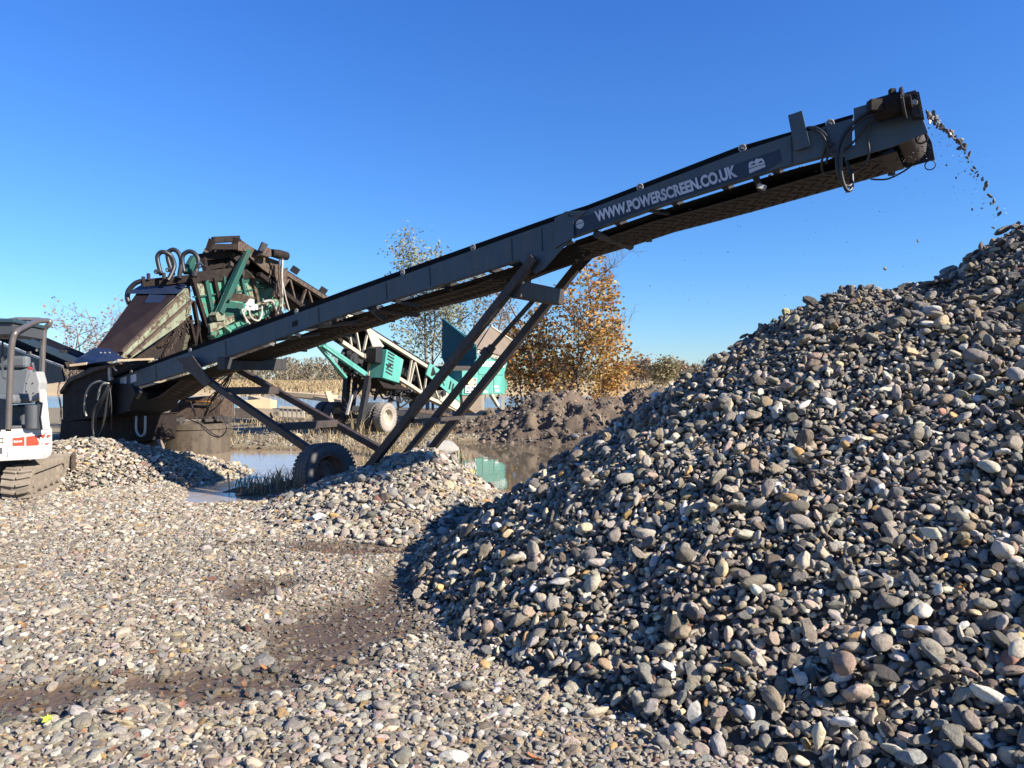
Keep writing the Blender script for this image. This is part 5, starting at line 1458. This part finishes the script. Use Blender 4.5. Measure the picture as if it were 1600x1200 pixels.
lb = MB().prism([H(x, y, 0.02) for x, y in [(751, 563.5), (789, 566), (788, 574), (748.5, 572)]], -n_h * 0.005).build('name_panel', MT['sign'], hop)
text_mesh('name_lettering', 'POWERSCREEN', MT['teal_clean'], lb, H(743, 571.2, 0.025), H(787, 573, 0.025), H(744, 564.5, 0.025), n_h, bold=0.02)
lp = []
gd = [P(738, 524, 27.4), P(765, 512, 28.6), P(802, 537, 29.3), P(785, 558, 27.6), P(744, 546, 26.3)]
gn_ = (gd[1] - gd[0]).cross(gd[3] - gd[0]).normalized(); gn_ = gn_ if gn_.z > 0 else -gn_
grd = MB().prism(gd, -gn_ * 0.05).build('grid_deck', MT['tan_sheet'], hop)
mb = MB()
for k in range(22):
    t = (k + 0.5) / 22
    a = gd[1].lerp(gd[2], t); b = gd[4].lerp(gd[3], t)
    mb.bar(a + gn_ * 0.03, b + gn_ * 0.03, 0.05, 0.05, gn_)
mb.build('grid_bars', MT['tan_sheet'], grd)
MB().bar(gd[1] + gn_ * 0.06, gd[2] + gn_ * 0.06, 0.08, 0.1, gn_).build('grid_edge', MT['chord'], grd)
mb = MB()
for k in range(18):
    t = k / 17; a = gd[4].lerp(gd[3], t); mb.bar(a, a + V(0, 0, -0.14) + n_h * 0.04, 0.06, 0.03)
mb.build('grid_teeth', MT['chord'], grd)
low = MB().prism([H(x, y, 0.05) for x, y in [(722, 579), (788, 580), (789, 616), (722, 617)]], -n_h * 1.4).build('lower_housing', MT['teal_clean'], hop)
for pts in ([(754, 586), (770, 588), (770, 615), (754, 616)], [(772, 588), (786, 589), (786, 615), (772, 615)], [(748, 579), (787, 580.5), (787, 586), (748, 585)]):
    MB().prism([H(x, y, 0.075) for x, y in pts], -n_h * 0.024).build('housing_door', MT['teal_clean'], low, bevel=0.008)
for (x, y) in ((759, 612), (777, 610), (776, 604)):
    MB().prism([H(x - 3, y - 1.5, 0.082), H(x + 3, y - 1.2, 0.082), H(x + 3, y + 1.8, 0.082), H(x - 3, y + 1.5, 0.082)], -n_h * 0.005).build('notice_sticker', MT['sign'], low)
MB().prism([H(x, y, 0.0) for x, y in [(786, 588), (790, 592), (793, 600), (793, 608), (786, 610)]], -n_h * 1.2).build('side_bulge', MT['teal'], hop, bevel=0.01)
sg = MB().prism([H(x, y, 0.10) for x, y in [(729, 590.5), (744.5, 591), (743.5, 615), (727, 613.5)]], -n_h * 0.02).build('warning_sign', MT['sign'], hop)
MB().prism([H(x, y, 0.108) for x, y in [(730, 591.5), (743.8, 592), (743.3, 602.5), (729, 602)]], -n_h * 0.004).build('sign_header', MT['black'], sg)
ell = [H(736.6 + 6.3 * math.cos(t), 597 + 4.6 * math.sin(t), 0.112) for t in np.linspace(0, 2 * math.pi, 28)[:-1]]
MB().prism(ell, -n_h * 0.003).build('sign_oval', MT['yellow'], sg)
text_mesh('sign_lettering', 'FALLING', MT['black'], sg, H(729.5, 607.5, 0.104), H(743, 608, 0.104), H(729.8, 603.8, 0.104), n_h, bold=0.03)
text_mesh('sign_lettering', 'MATERIAL', MT['black'], sg, H(728.5, 613, 0.104), H(743, 613.6, 0.104), H(728.8, 609.3, 0.104), n_h, bold=0.03)
MB().prism([H(x, y, 0.0) for x, y in [(722, 617), (752, 617), (752, 640), (743, 646), (724, 634)]], -n_h * 0.9).build('discharge_panel', MT['tan_sheet'], hop)
MB().box(Hv(709, 578, 0.5), (1.0, 0.9, 0.28), Matrix.Rotation(0.5, 3, 'Z')).build('stone_ledge', MT['mud_rock'], hop, bevel=0.08)
MB().prism([Hv(x, y, 0.1) for x, y in [(700, 580), (723, 580), (722, 606), (714, 598)]], u_h * 0.03).build('feed_opening', MT['black'], hop)
for a, b in (((786, 615), (786, 640)), ((767, 616), (778, 634)), ((754, 616), (754, 640))):
    MB().bar(H(*a, 0.0), H(*b, 0.0), 0.12, 0.12).build('leg', MT['chord'], hop)
    MB().bar(H(*a, -1.2), H(*b, -1.2), 0.12, 0.12).build('leg', MT['dark'], hop)

# ------------------------------------------------------------------ concrete ring, timbers, pallet, planks
rc = P(303, 660, 17.0); rc.z = -0.12
cr = thing('concrete_ring', 'muddy round concrete well ring standing at the pond edge, brimming with cables', 'well ring', rc)
MB().lathe(rc, V(0, 0, 1), [(0, 0.78), (0.58, 0.78), (0.60, 0.76), (0.60, 0.80), (0.68, 0.80), (0.68, 0.77), (0.72, 0.77), (0.72, 0.64), (0.0, 0.64)], 48).build('ring_wall', MT['concrete'], cr, smooth=35)
MB().lathe(rc + V(0, 0, 0.55), V(0, 0, 1), [(0, 0.64), (0.02, 0.0)], 32).build('wet_fill', MT['mud_rock'], cr)
mb = MB(); rr = random.Random(3)
for k in range(26):
    a = rr.uniform(0, 6.28); mb.box(rc + V(0.68 * math.cos(a), 0.68 * math.sin(a), 0.74 + rr.uniform(0, 0.06)), (rr.uniform(.1, .3), rr.uniform(.08, .2), rr.uniform(.05, .12)), Matrix.Rotation(a, 3, 'Z'))
mb.build('crumbled_rim', MT['mud_rock'], cr, bevel=0.02)
# settling tank behind the ring
tk = P(310, 640, 18.5); tk.z = 0
tko = thing('sump_tank', 'dull grey steel sump tank with an orange pipe behind the well ring', 'tank', tk)
MB().prism([P(x, y, 18.4) for x, y in [(262, 646), (285, 622), (330, 618), (345, 624), (345, 655), (262, 655)]], V(0, 0.9, 0)).build('tank_body', MT['rust'], tko, bevel=0.02)
MB().tube([P(290, 626, 18.3), P(332, 628, 18.3)], 0.025, 8).build('orange_pipe', plain('faded_orange', (0.42, 0.17, 0.03), 0.6, bstr=0), tko)
def timber(a, b, w, h, label, m='wood', name='timber_beam', cat_='timber', grp=None):
    o = MB().bar(a, b, w, h).build(name, MT[m], None, bevel=0.01, loc=tuple((a + b) / 2))
    return tag(o, label, cat_, grp)
timber(P(215, 675, 14.6), P(262, 676, 15.2), 0.3, 0.12, 'square dark timber block, top of the blocking beside the well ring', 'wood_dark')
timber(P(222, 689, 14.4), P(258, 690, 14.6), 0.25, 0.22, 'thick wet timber block, bottom of the blocking beside the well ring', 'wood_dark')
timber(P(240, 680, 14.3), P(250, 706, 14.2), 0.12, 0.2, 'short upright timber post under the blocking beside the well ring', 'wood_dark')
timber(P(372, 637, 27.5), P(424, 633, 27.8), 0.5, 0.5, 'long bleached square beam lying nearest the pond', 'wood')
timber(P(384, 645, 26.5), P(410, 646, 27.5), 0.9, 0.35, 'short dark hewn log lying under the bleached beam', 'wood_dark')
timber(P(418, 613, 34), P(522, 621, 33), 0.6, 0.2, 'long pale plank stack by the river reaching to the feed conveyor', 'wood')
timber(P(468, 618, 34), P(540, 628, 32), 0.5, 0.18, 'second pale plank lying over the stack by the river', 'wood')
timber(P(512, 612, 28), P(524, 648, 27.5), 0.22, 0.08, 'loose pale board leaning beside the feed conveyor', 'wood')
timber(P(395, 624, 29), P(425, 632, 28), 0.4, 0.3, 'pale broken beam stub behind the bleached beam', 'wood')
# fallen pallet on its edge
pa = P(455, 646, 27); 
pal = thing('pallet', 'grey slatted wooden pallet standing on its edge by the river', 'pallet', V(pa.x, pa.y, 0.0))
MB().bar(P(437, 636, 27), P(476, 638, 27), 0.1, 0.09).build('top_board', MT['chord'], pal)
MB().bar(P(437, 653, 27), P(476, 655, 27), 0.1, 0.09).build('bottom_board', MT['wood_dark'], pal)
for x in (439, 446, 453, 460, 467, 474):
    MB().bar(P(x, 636, 27.05), P(x, 654, 27.05), 0.09, 0.07).build('slat', MT['chord'], pal)
# big rock behind the small heap
bm = stone_meshes[5].copy(); bm.name = 'boulder'
rk = bpy.data.objects.new('boulder', bm); COL.objects.link(rk)
rk.data.materials.clear(); rk.data.materials.append(plain('boulder_grey', (0.24, 0.23, 0.21), 0.85, 6, 0.35, bstr=0.6, bdist=0.03))
rk.location = P(692, 700, 12.0) + V(0, 0, 0); rk.scale = (0.5, 0.5, 0.6); rk.rotation_euler = (0.3, 0.2, 0.5)
tag(rk, 'grey boulder on the crest behind the far conveyor leg', 'rock')
# ------------------------------------------------------------------ trees and plants
def leaf_mat(name, stops, rough=0.6, trans=0.35):
    m, nt, b = new_mat(name)
    g = nt.nodes.new('ShaderNodeNewGeometry')
    c = ramp(nt, g.outputs['Random Per Island'], stops)
    nt.links.new(c, b.inputs['Base Color']); b.inputs['Roughness'].default_value = rough
    b.inputs['Specular IOR Level'].default_value = 0.25
    if trans:
        tr = nt.nodes.new('ShaderNodeBsdfTranslucent'); nt.links.new(c, tr.inputs[0])
        mx = nt.nodes.new('ShaderNodeMixShader'); mx.inputs[0].default_value = trans
        out = nt.nodes['Material Output']
        nt.links.new(b.outputs[0], mx.inputs[1]); nt.links.new(tr.outputs[0], mx.inputs[2]); nt.links.new(mx.outputs[0], out.inputs[0])
    return m
MT['leaf_gold'] = leaf_mat('autumn_gold_leaves', [(0.0, (0.44, 0.20, 0.04)), (0.2, (0.48, 0.28, 0.07)), (0.42, (0.30, 0.13, 0.035)), (0.6, (0.24, 0.09, 0.03)), (0.75, (0.40, 0.26, 0.07)), (0.9, (0.22, 0.18, 0.055)), (1.0, (0.48, 0.35, 0.15))])
MT['leaf_pale'] = leaf_mat('thin_grey_green_leaves', [(0.0, (0.24, 0.24, 0.14)), (0.4, (0.32, 0.32, 0.22)), (0.7, (0.18, 0.20, 0.09)), (1.0, (0.34, 0.30, 0.19))])
MT['leaf_brown'] = leaf_mat('dry_brown_leaves', [(0.0, (0.26, 0.17, 0.10)), (0.5, (0.34, 0.25, 0.17)), (1.0, (0.20, 0.14, 0.09))])
MT['bark'] = plain('grey_bark', (0.17, 0.14, 0.115), 0.9, 8, 0.4, bstr=0.5)
MT['bark_twig'] = plain('brown_twig_bark', (0.20, 0.15, 0.125), 0.9, 8, 0.3, bstr=0.2)
MT['bark_pale'] = plain('pale_twig_bark', (0.33, 0.27, 0.22), 0.9, 8, 0.3, bstr=0.2)

class Tree:
    def __init__(s, seed): s.r = random.Random(seed); s.w = MB(); s.tips = []
    taper = 0.5
    def limb(s, p, d, L, r, lvl, maxl, nseg=5, up=0.25, wob=0.22, kids=(4, 7), shrink=0.62, start=0.25, ang=(0.6, 1.0)):
        pts = [p.copy()]; dirs = []
        for i in range(nseg):
            d = (d + V(s.r.gauss(0, wob), s.r.gauss(0, wob), s.r.gauss(0, wob) + up * 0.35)).normalized()
            p = p + d * (L / nseg); pts.append(p.copy()); dirs.append(d.copy())
        s.w.tube(pts, r, 7 if lvl == 0 else (5 if lvl == 1 else 3), r * (0.28 if lvl < maxl else 0.4), cap=False)
        if lvl >= maxl - 1: s.tips += [q for q in pts[1:]]
        if lvl < maxl:
            n = s.r.randint(*kids)
            for k in range(n):
                t = start + (1 - start) * (k + s.r.random() * 0.8) / n
                i = min(int(t * nseg), nseg - 1); f = t * nseg - i
                q = pts[i].lerp(pts[i + 1], min(1, f)); dd = dirs[i]
                x, y = frame(dd); a = s.r.uniform(0, 6.283); e = s.r.uniform(*ang)
                nd = dd * math.cos(e) + (x * math.cos(a) + y * math.sin(a)) * math.sin(e)
                s.limb(q, nd, L * shrink * (1.05 - s.taper * t) * s.r.uniform(0.75, 1.2), r * 0.5 * (1.1 - 0.5 * t), lvl + 1, maxl, max(3, nseg - 1), up, wob * 1.1, kids, shrink, start * 0.8, ang)
def leaves(tips, n, size, r, spread=0.25, keep=None):
    mb = MB(); c = 0
    while c < n:
        p = r.choice(tips) + V(r.gauss(0, spread), r.gauss(0, spread), r.gauss(0, spread))
        if keep and not keep(p): 
            c += 0.2; continue
        a = V(r.gauss(0, 1), r.gauss(0, 1), r.gauss(0, 0.8)).normalized(); x, y = frame(a)
        s = size * r.uniform(0.6, 1.25)
        # five-sided lobed leaf, folded along its rib
        vs = [p - x * s * 0.5, p - x * s * 0.1 + y * s * 0.42 + a * s * 0.12, p + x * s * 0.55, p - x * s * 0.1 - y * s * 0.42 + a * s * 0.12]
        mb.add(vs, [(0, 1, 2), (0, 2, 3)]); c += 1
    return mb
def make_tree(name, base, label, cat_, seed, trunks, nleaf, size, mat, bark, spread=0.25, keep=None, group=None, **kw):
    t = thing(name, label, cat_, base, group)
    T_ = Tree(seed); T_.taper = kw.get('taper', 0.5)
    for off, d, L, r in trunks:
        T_.limb(base + V(*off), V(*d).normalized(), L, r, 0, kw.get('maxl', 3), kw.get('nseg', 7), kw.get('up', 0.25), kw.get('wob', 0.12), kw.get('kids', (6, 9)), kw.get('shrink', 0.5), kw.get('start', 0.15), kw.get('ang', (0.7, 1.15)))
    T_.w.build('trunk', MT[bark], t, smooth=60)
    if nleaf: leaves(T_.tips, nleaf, size, T_.r, spread, keep).build('crown', MT[mat], t)
    return t

def syc_keep(p):
    qx = CX + FPX * p.x / 32.0; qy = HZ - FPX * (p.z - CH) / 32.0
    return (qy - 392) * 0.36 + 938 > qx > 918 - (qy - 392) * 1.0 and qx > 782 - 0.1 * (qy - 500)
gb_ = P(872, 640, 32); gb_.z = 0.1
make_tree('sycamore_tree', gb_, 'broad autumn tree with gold and rust brown leaves behind the mud bank', 'tree', 5,
          [((-0.4, 0, 0), (0.02, 0, 1), 6.4, 0.085), ((0.3, 0.2, 0), (0.20, 0, 1), 7.0, 0.10), ((0.9, 0.3, 0), (0.26, 0.0, 1), 5.2, 0.06), ((-1.0, 0.3, 0), (-0.14, 0.1, 1), 5.0, 0.05), ((1.5, 0.3, 0), (0.4, 0.0, 1), 3.4, 0.04), ((-1.4, 0.2, 0), (-0.18, 0.0, 1), 3.4, 0.04)],
          7400, 0.165, 'leaf_gold', 'bark', 0.32, keep=syc_keep, shrink=0.42, kids=(8, 11), start=0.06, up=0.12, ang=(0.7, 1.2), taper=0.25)
tb_ = P(690, 640, 36); tb_.z = 0.1
def thin_tree(px, D, label, seed, trunks, nleaf, mat='leaf_pale', size=0.13, **kw):
    b = P(px, 640, D); b.z = 0.1
    return make_tree('thin_tree', b, label, 'tree', seed, trunks, nleaf, size, mat, 'bark', 0.28, group='thin trees beyond the feed conveyor', **kw)
thin_tree(668, 36, 'tall thin half bare tree left of the hopper with grey green leaves', 21, [((0, 0, 0), (-0.10, 0, 1), 7.7, 0.10), ((0.25, 0.1, 0), (0.03, 0, 1), 6.8, 0.07)], 2600, kids=(6, 8), shrink=0.36, start=0.3)
thin_tree(700, 37, 'tall thin half bare tree directly behind the hopper wall', 22, [((0, 0, 0), (-0.02, 0, 1), 7.5, 0.09), ((0.5, 0.3, 0), (0.1, 0, 1), 6.6, 0.06)], 2200, kids=(6, 8), shrink=0.36, start=0.3)
thin_tree(752, 38, 'loose thin tree with brown dotted leaves between the hopper and the gold tree', 23, [((0, 0, 0), (0.05, 0, 1), 6.4, 0.08), ((-0.5, 0.3, 0), (-0.1, 0, 1), 5.6, 0.07)], 1500, kids=(6, 8), shrink=0.40, start=0.25, mat='leaf_brown')
thin_tree(622, 36, 'small bare sapling left of the thin trees', 24, [((0, 0, 0), (-0.05, 0, 1), 4.2, 0.05)], 300, kids=(5, 7), shrink=0.4, start=0.3)
bb = P(140, 600, 24); bb.z = 0.2
make_tree('bare_bush', bb, 'leafless pale tree behind the side conveyor at the left', 'tree', 31,
          [((-0.6, 0, 0), (-0.25, 0, 1), 3.4, 0.045), ((0, 0, 0), (-0.05, 0.1, 1), 3.6, 0.045), ((0.5, 0, 0), (0.2, 0, 1), 3.7, 0.045), ((1.0, 0.2, 0), (0.3, 0, 1), 3.4, 0.04), ((-1.1, 0.3, 0), (-0.3, 0, 1), 2.9, 0.035), ((-0.2, 0.4, 0), (-0.15, 0, 1), 3.3, 0.04)],
          900, 0.085, 'leaf_brown', 'bark_twig', 0.12, kids=(5, 6), shrink=0.52, start=0.12, up=0.22, wob=0.15, maxl=4, nseg=6)

# distant trees that stand clear of the wood
def far_tree(px, D, h, label, seed, mat, n):
    b = P(px, 600, D); b.z = 0.8
    return make_tree('distant_tree', b, label, 'tree', seed, [((0, 0, 0), (0, 0, 1), h, 0.18), ((0.6, 0, 0), (0.15, 0, 1), h * 0.85, 0.14), ((-0.6, 0, 0), (-0.15, 0, 1), h * 0.85, 0.14)], n, 0.42, mat, 'bark_pale', 0.5, group='trees at the far right', kids=(7, 9), shrink=0.5, start=0.15, up=0.1)
MT['leaf_olive'] = leaf_mat('pale_olive_leaves', [(0, (0.24, 0.21, 0.11)), (0.5, (0.28, 0.24, 0.14)), (1, (0.20, 0.17, 0.09))])
far_tree(1006, 118, 3.6, 'grey leafless far tree right of the gold tree', 41, 'leaf_brown', 900)
far_tree(1036, 112, 3.3, 'rounded pale olive far tree left of the big gravel pile', 42, 'leaf_olive', 1500)
far_tree(1064, 122, 2.8, 'low brown far tree touching the slope of the big gravel pile', 43, 'leaf_brown', 900)
far_tree(972, 125, 3.2, 'low grey far tree peeping behind the gold tree', 44, 'leaf_brown', 800)

# the far wood: one mass
MT['wood_far'] = leaf_mat('far_wood_foliage', [(0, (0.15, 0.125, 0.09)), (0.3, (0.22, 0.18, 0.13)), (0.55, (0.17, 0.155, 0.085)), (0.8, (0.26, 0.21, 0.16)), (1, (0.10, 0.10, 0.06))], trans=0.1)
mb = MB(); rr = random.Random(61)
for k in range(520):
    D = rr.uniform(190, 290); px = rr.uniform(-150, 1750)
    b = P(px, 600, D); b.z = 1.0
    h = rr.uniform(3.8, 7.0) * (1.15 if px < 560 else 0.9) * D / 230
    wdt = h * rr.uniform(0.45, 0.8)
    tone = rr.random()
    mb.bar(b, b + V(0, 0, h * 0.8), 0.2, 0.2)
    for j in range(150):
        a = rr.uniform(0, 6.283); q = rr.random() ** 0.5; zz_ = rr.uniform(0.05, 1.0)
        rad = wdt * q * (math.sin(math.pi * min(1, zz_ * 0.75 + 0.22)) ** 0.7)
        p = b + V(math.cos(a) * rad, math.sin(a) * rad * 0.6, zz_ * h)
        s = rr.uniform(0.35, 0.95)
        d = V(rr.gauss(0, 1), rr.gauss(0, 1), rr.gauss(0, 1) + 0.8).normalized(); x, y = frame(d)
        mb.add([p - d * s * 0.6 - x * s * 0.35, p - d * s * 0.6 + x * s * 0.35, p + d * s * 0.8 + y * s * 0.1], [(0, 1, 2)])
tag(mb.build('far_wood', MT['wood_far']), 'low brown wood along the horizon beyond the field', 'wood', kind='stuff')

# ------------------------------------------------------------------ reeds, weeds, leaf litter
def blades(name, spots, mat, label, cat_):
    """spots: (point, height, spread, count, width)"""
    mb = MB(); r = random.Random(hash(name) % 1000 if False else len(spots))
    for p, h, sp, n, w in spots:
        for k in range(n):
            q = p + V(r.gauss(0, sp), r.gauss(0, sp), 0)
            hh = h * r.uniform(0.45, 1.15); ln = V(r.gauss(0, 0.3), r.gauss(0, 0.3), 0) * hh
            a = r.uniform(0, 3.14); x = V(math.cos(a), math.sin(a), 0) * w * r.uniform(0.6, 1.4)
            m1 = q + ln * 0.35 + V(0, 0, hh * 0.55); tp = q + ln * (1.0 + 0.6 * r.random()) + V(0, 0, hh * r.uniform(0.75, 1.0))
            mb.add([q - x, q + x, m1 + x * 0.7, m1 - x * 0.7, tp], [(0, 1, 2, 3), (3, 2, 4)])
    return tag(mb.build(name, MT[mat]), label, cat_, kind='stuff')
MT['reed'] = leaf_mat('tan_reed', [(0, (0.36, 0.265, 0.14)), (0.4, (0.42, 0.32, 0.18)), (0.7, (0.30, 0.21, 0.11)), (1, (0.26, 0.23, 0.12))], trans=0.25)
MT['weed'] = leaf_mat('dead_weed', [(0, (0.24, 0.18, 0.10)), (0.35, (0.34, 0.27, 0.16)), (0.6, (0.22, 0.15, 0.08)), (0.85, (0.26, 0.20, 0.10)), (1, (0.40, 0.33, 0.22))], trans=0.2)
rr = random.Random(70); sp_ = []
for k in range(620):
    px = rr.uniform(330, 640); D = rr.uniform(90, 150)
    b = P(px, 600, D); b.z = float(ground_z(np.array([b.x]), np.array([b.y]))[0]); sp_.append((b, rr.uniform(0.4, 0.9), 1.2, 14, 0.10))
for k in range(160):
    px = rr.uniform(780, 1060); D = rr.uniform(92, 150)
    b = P(px, 600, D); b.z = float(ground_z(np.array([b.x]), np.array([b.y]))[0]); sp_.append((b, rr.uniform(0.3, 0.8), 1.1, 12, 0.10))
blades('reeds', sp_, 'reed', 'tan dry reeds on the far bank of the river', 'reeds')
def gz1(x, y): return float(ground_z(np.array([x]), np.array([y]))[0])
sp_ = []
# around the wheel and on the mud spit by the puddle
def spit_z(x, y): return 0.10 - 0.17 * np.sqrt(((x + 3.15) / 0.8) ** 2 + ((y - 11.1) / 0.75) ** 2) + 0.30 * fbm(x * 2.6, y * 2.6, 91, 4, 0.62)
for k in range(110):
    px = rr.uniform(375, 478); D = rr.uniform(10.2, 12.2)
    x = (px - CX) / FPX * D; z = max(gz1(x, D), float(spit_z(np.array([x]), np.array([D]))[0]))
    if z < WATER_Z + 0.01: continue
    sp_.append((V(x, D, z), rr.uniform(0.10, 0.34), 0.10, 9, 0.007))
for k in range(280):
    px = rr.uniform(455, 705); D = rr.uniform(11.6, 17)
    x = (px - CX) / FPX * D; z = gz1(x, D)
    if z < WATER_Z + 0.01: continue
    sp_.append((V(x, D, z), rr.uniform(0.06, 0.30) if px < 600 else rr.uniform(0.05, 0.16), 0.16, 11, 0.006))
for k in range(280):
    px = rr.uniform(360, 720); D = rr.uniform(14, 33)
    x = (px - CX) / FPX * D; z = gz1(x, D)
    if z < WATER_Z + 0.01: continue
    sp_.append((V(x, D, z), rr.uniform(0.08, 0.34), 0.3, 12, 0.012))
for k in range(16):
    px = rr.uniform(530, 600); D = rr.uniform(20, 24); x = (px - CX) / FPX * D
    sp_.append((V(x, D, gz1(x, D)), rr.uniform(0.9, 1.5), 0.12, 5, 0.012))
blades('weeds', sp_, 'weed', 'dead brown weeds round the wheel and along the pond edge', 'weeds')
# dark peat spit in the puddle
xs_ = np.arange(-5.0, -2.1, 0.05); ys_ = np.arange(9.9, 12.6, 0.05)
Vt, F = grid_mesh('mud_spit', xs_, ys_, spit_z, keep=lambda X, Y, Z: Z > -0.16)
ms = bpy.data.objects.new('mud_spit', mesh_from('mud_spit', Vt, F, mudm)); COL.objects.link(ms)
tag(ms, 'dark muddy spit in the puddle beside the wheel', 'mud', kind='structure')

# leaf litter
leaf_col = bpy.data.collections.new('leaf_shapes')
lm, nt, lb_ = new_mat('fallen_leaf')
at = N(nt, 'ShaderNodeAttribute', attribute_name='scol', attribute_type='INSTANCER')
nt.links.new(at.outputs['Color'], lb_.inputs['Base Color']); lb_.inputs['Roughness'].default_value = 0.7
def leaf_shape(i):
    r = random.Random(i); n = 11; out = []
    for k in range(n * 2):
        g = 2 * math.pi * k / (2 * n); rad = (0.5 if k % 4 == 0 else (0.36 if k % 2 == 0 else 0.24)) * r.uniform(0.85, 1.1)
        out.append((rad * math.cos(g), rad * math.sin(g) * 0.8))
    vs = [(0, 0, 0.0)] + [(x, y, 0.35 * (x * x * r.uniform(0.5, 1.5) + y * y * 1.4) + 0.05 * r.random()) for x, y in out]
    me = bpy.data.meshes.new('leaf_shape'); m = len(out)
    me.from_pydata(vs, [], [(0, 1 + k, 1 + (k + 1) % m) for k in range(m)])
    me.materials.append(lm); return me
leaf_meshes = [leaf_shape(i) for i in range(4)]
for i, me in enumerate(leaf_meshes): leaf_col.objects.link(bpy.data.objects.new('leaf_%d' % i, me))
n = 1100
y = 2.4 + (12.0 - 2.4) * rng.uniform(0, 1, n) ** 1.3; x = rng.uniform(-0.68, 0.22, n) * y
k = (big_z(x, y) < 0.05) & ((fbm(x * 0.8, y * 0.8, 95, 3) > 0.02) | (rng.uniform(0, 1, n) < 0.25)); x, y = x[k], y[k]; n = len(x)
z = np.maximum(ground_z(x, y), small_z(x, y)) + 0.03
LP = np.array([(.28, .13, .06), (.42, .2, .06), (.22, .09, .05), (.36, .25, .13), (.22, .09, .055), (.30, .27, .22)])
col = np.concatenate([LP[rng.integers(0, len(LP), n)] * rng.uniform(0.45, 0.95, (n, 1)), np.ones((n, 1))], 1)
lf_ = gn_scatter('leaf_litter', np.zeros((0, 3)), np.zeros((0, 4), int), None, np.stack([x, y, z], -1), np.stack([rng.normal(0, .5, n), rng.normal(0, .5, n), rng.uniform(0, 6.28, n)], -1), lognorm(n, 0.038, 0.3, 0.02, 0.06)[:, None] * np.ones((1, 3)), rng.integers(0, 4, n), col, leaf_col)
tag(lf_, 'scattered brown and orange fallen leaves on the gravel', 'fallen leaves', kind='stuff')
for px, py, s, cl, lab, off in ((75, 1124, 0.075, (0.45, 0.55, 0.05), 'bright yellow green fallen leaf on the wet gravel at lower left', 0.03), (192, 1112, 0.085, (0.45, 0.12, 0.04), 'orange red fallen leaf on the gravel near the green leaf', 0.03), (480, 1125, 0.17, (0.36, 0.33, 0.27), 'large curled grey leaf on the gravel in the lower middle', 0.03), (1506, 917, 0.07, (0.60, 0.24, 0.04), 'orange leaf lying high on the big gravel pile at right', 0.08), (1348, 1072, 0.08, (0.50, 0.30, 0.06), 'curled amber leaf stuck upright between stones of the big pile', 0.10), (838, 1188, 0.14, (0.46, 0.16, 0.05), 'pale orange torn leaf at the bottom edge of the yard', 0.03)):
    m_ = plain('leaf_tint', cl, 0.65, 30, 0.25, bstr=0.1)
    me = leaf_meshes[1].copy(); me.name = 'fallen_leaf'; me.materials.clear(); me.materials.append(m_)
    o = bpy.data.objects.new('fallen_leaf', me); COL.objects.link(o)
    r_ = ray(px, py); lo, hi = 1.0, 20.0
    for _ in range(60):
        md_ = (lo + hi) / 2; q = V(0, 0, CH) + r_ * md_
        zt = max(gz1(q.x, q.y), float(big_z(np.array([q.x]), np.array([q.y]))[0]))
        if q.z > zt + off: lo = md_
        else: hi = md_
    o.location = V(0, 0, CH) + r_ * lo; o.scale = (s, s, s * 1.4); o.rotation_euler = (0.5, 0.1, px)
    tag(o, lab, 'leaf')
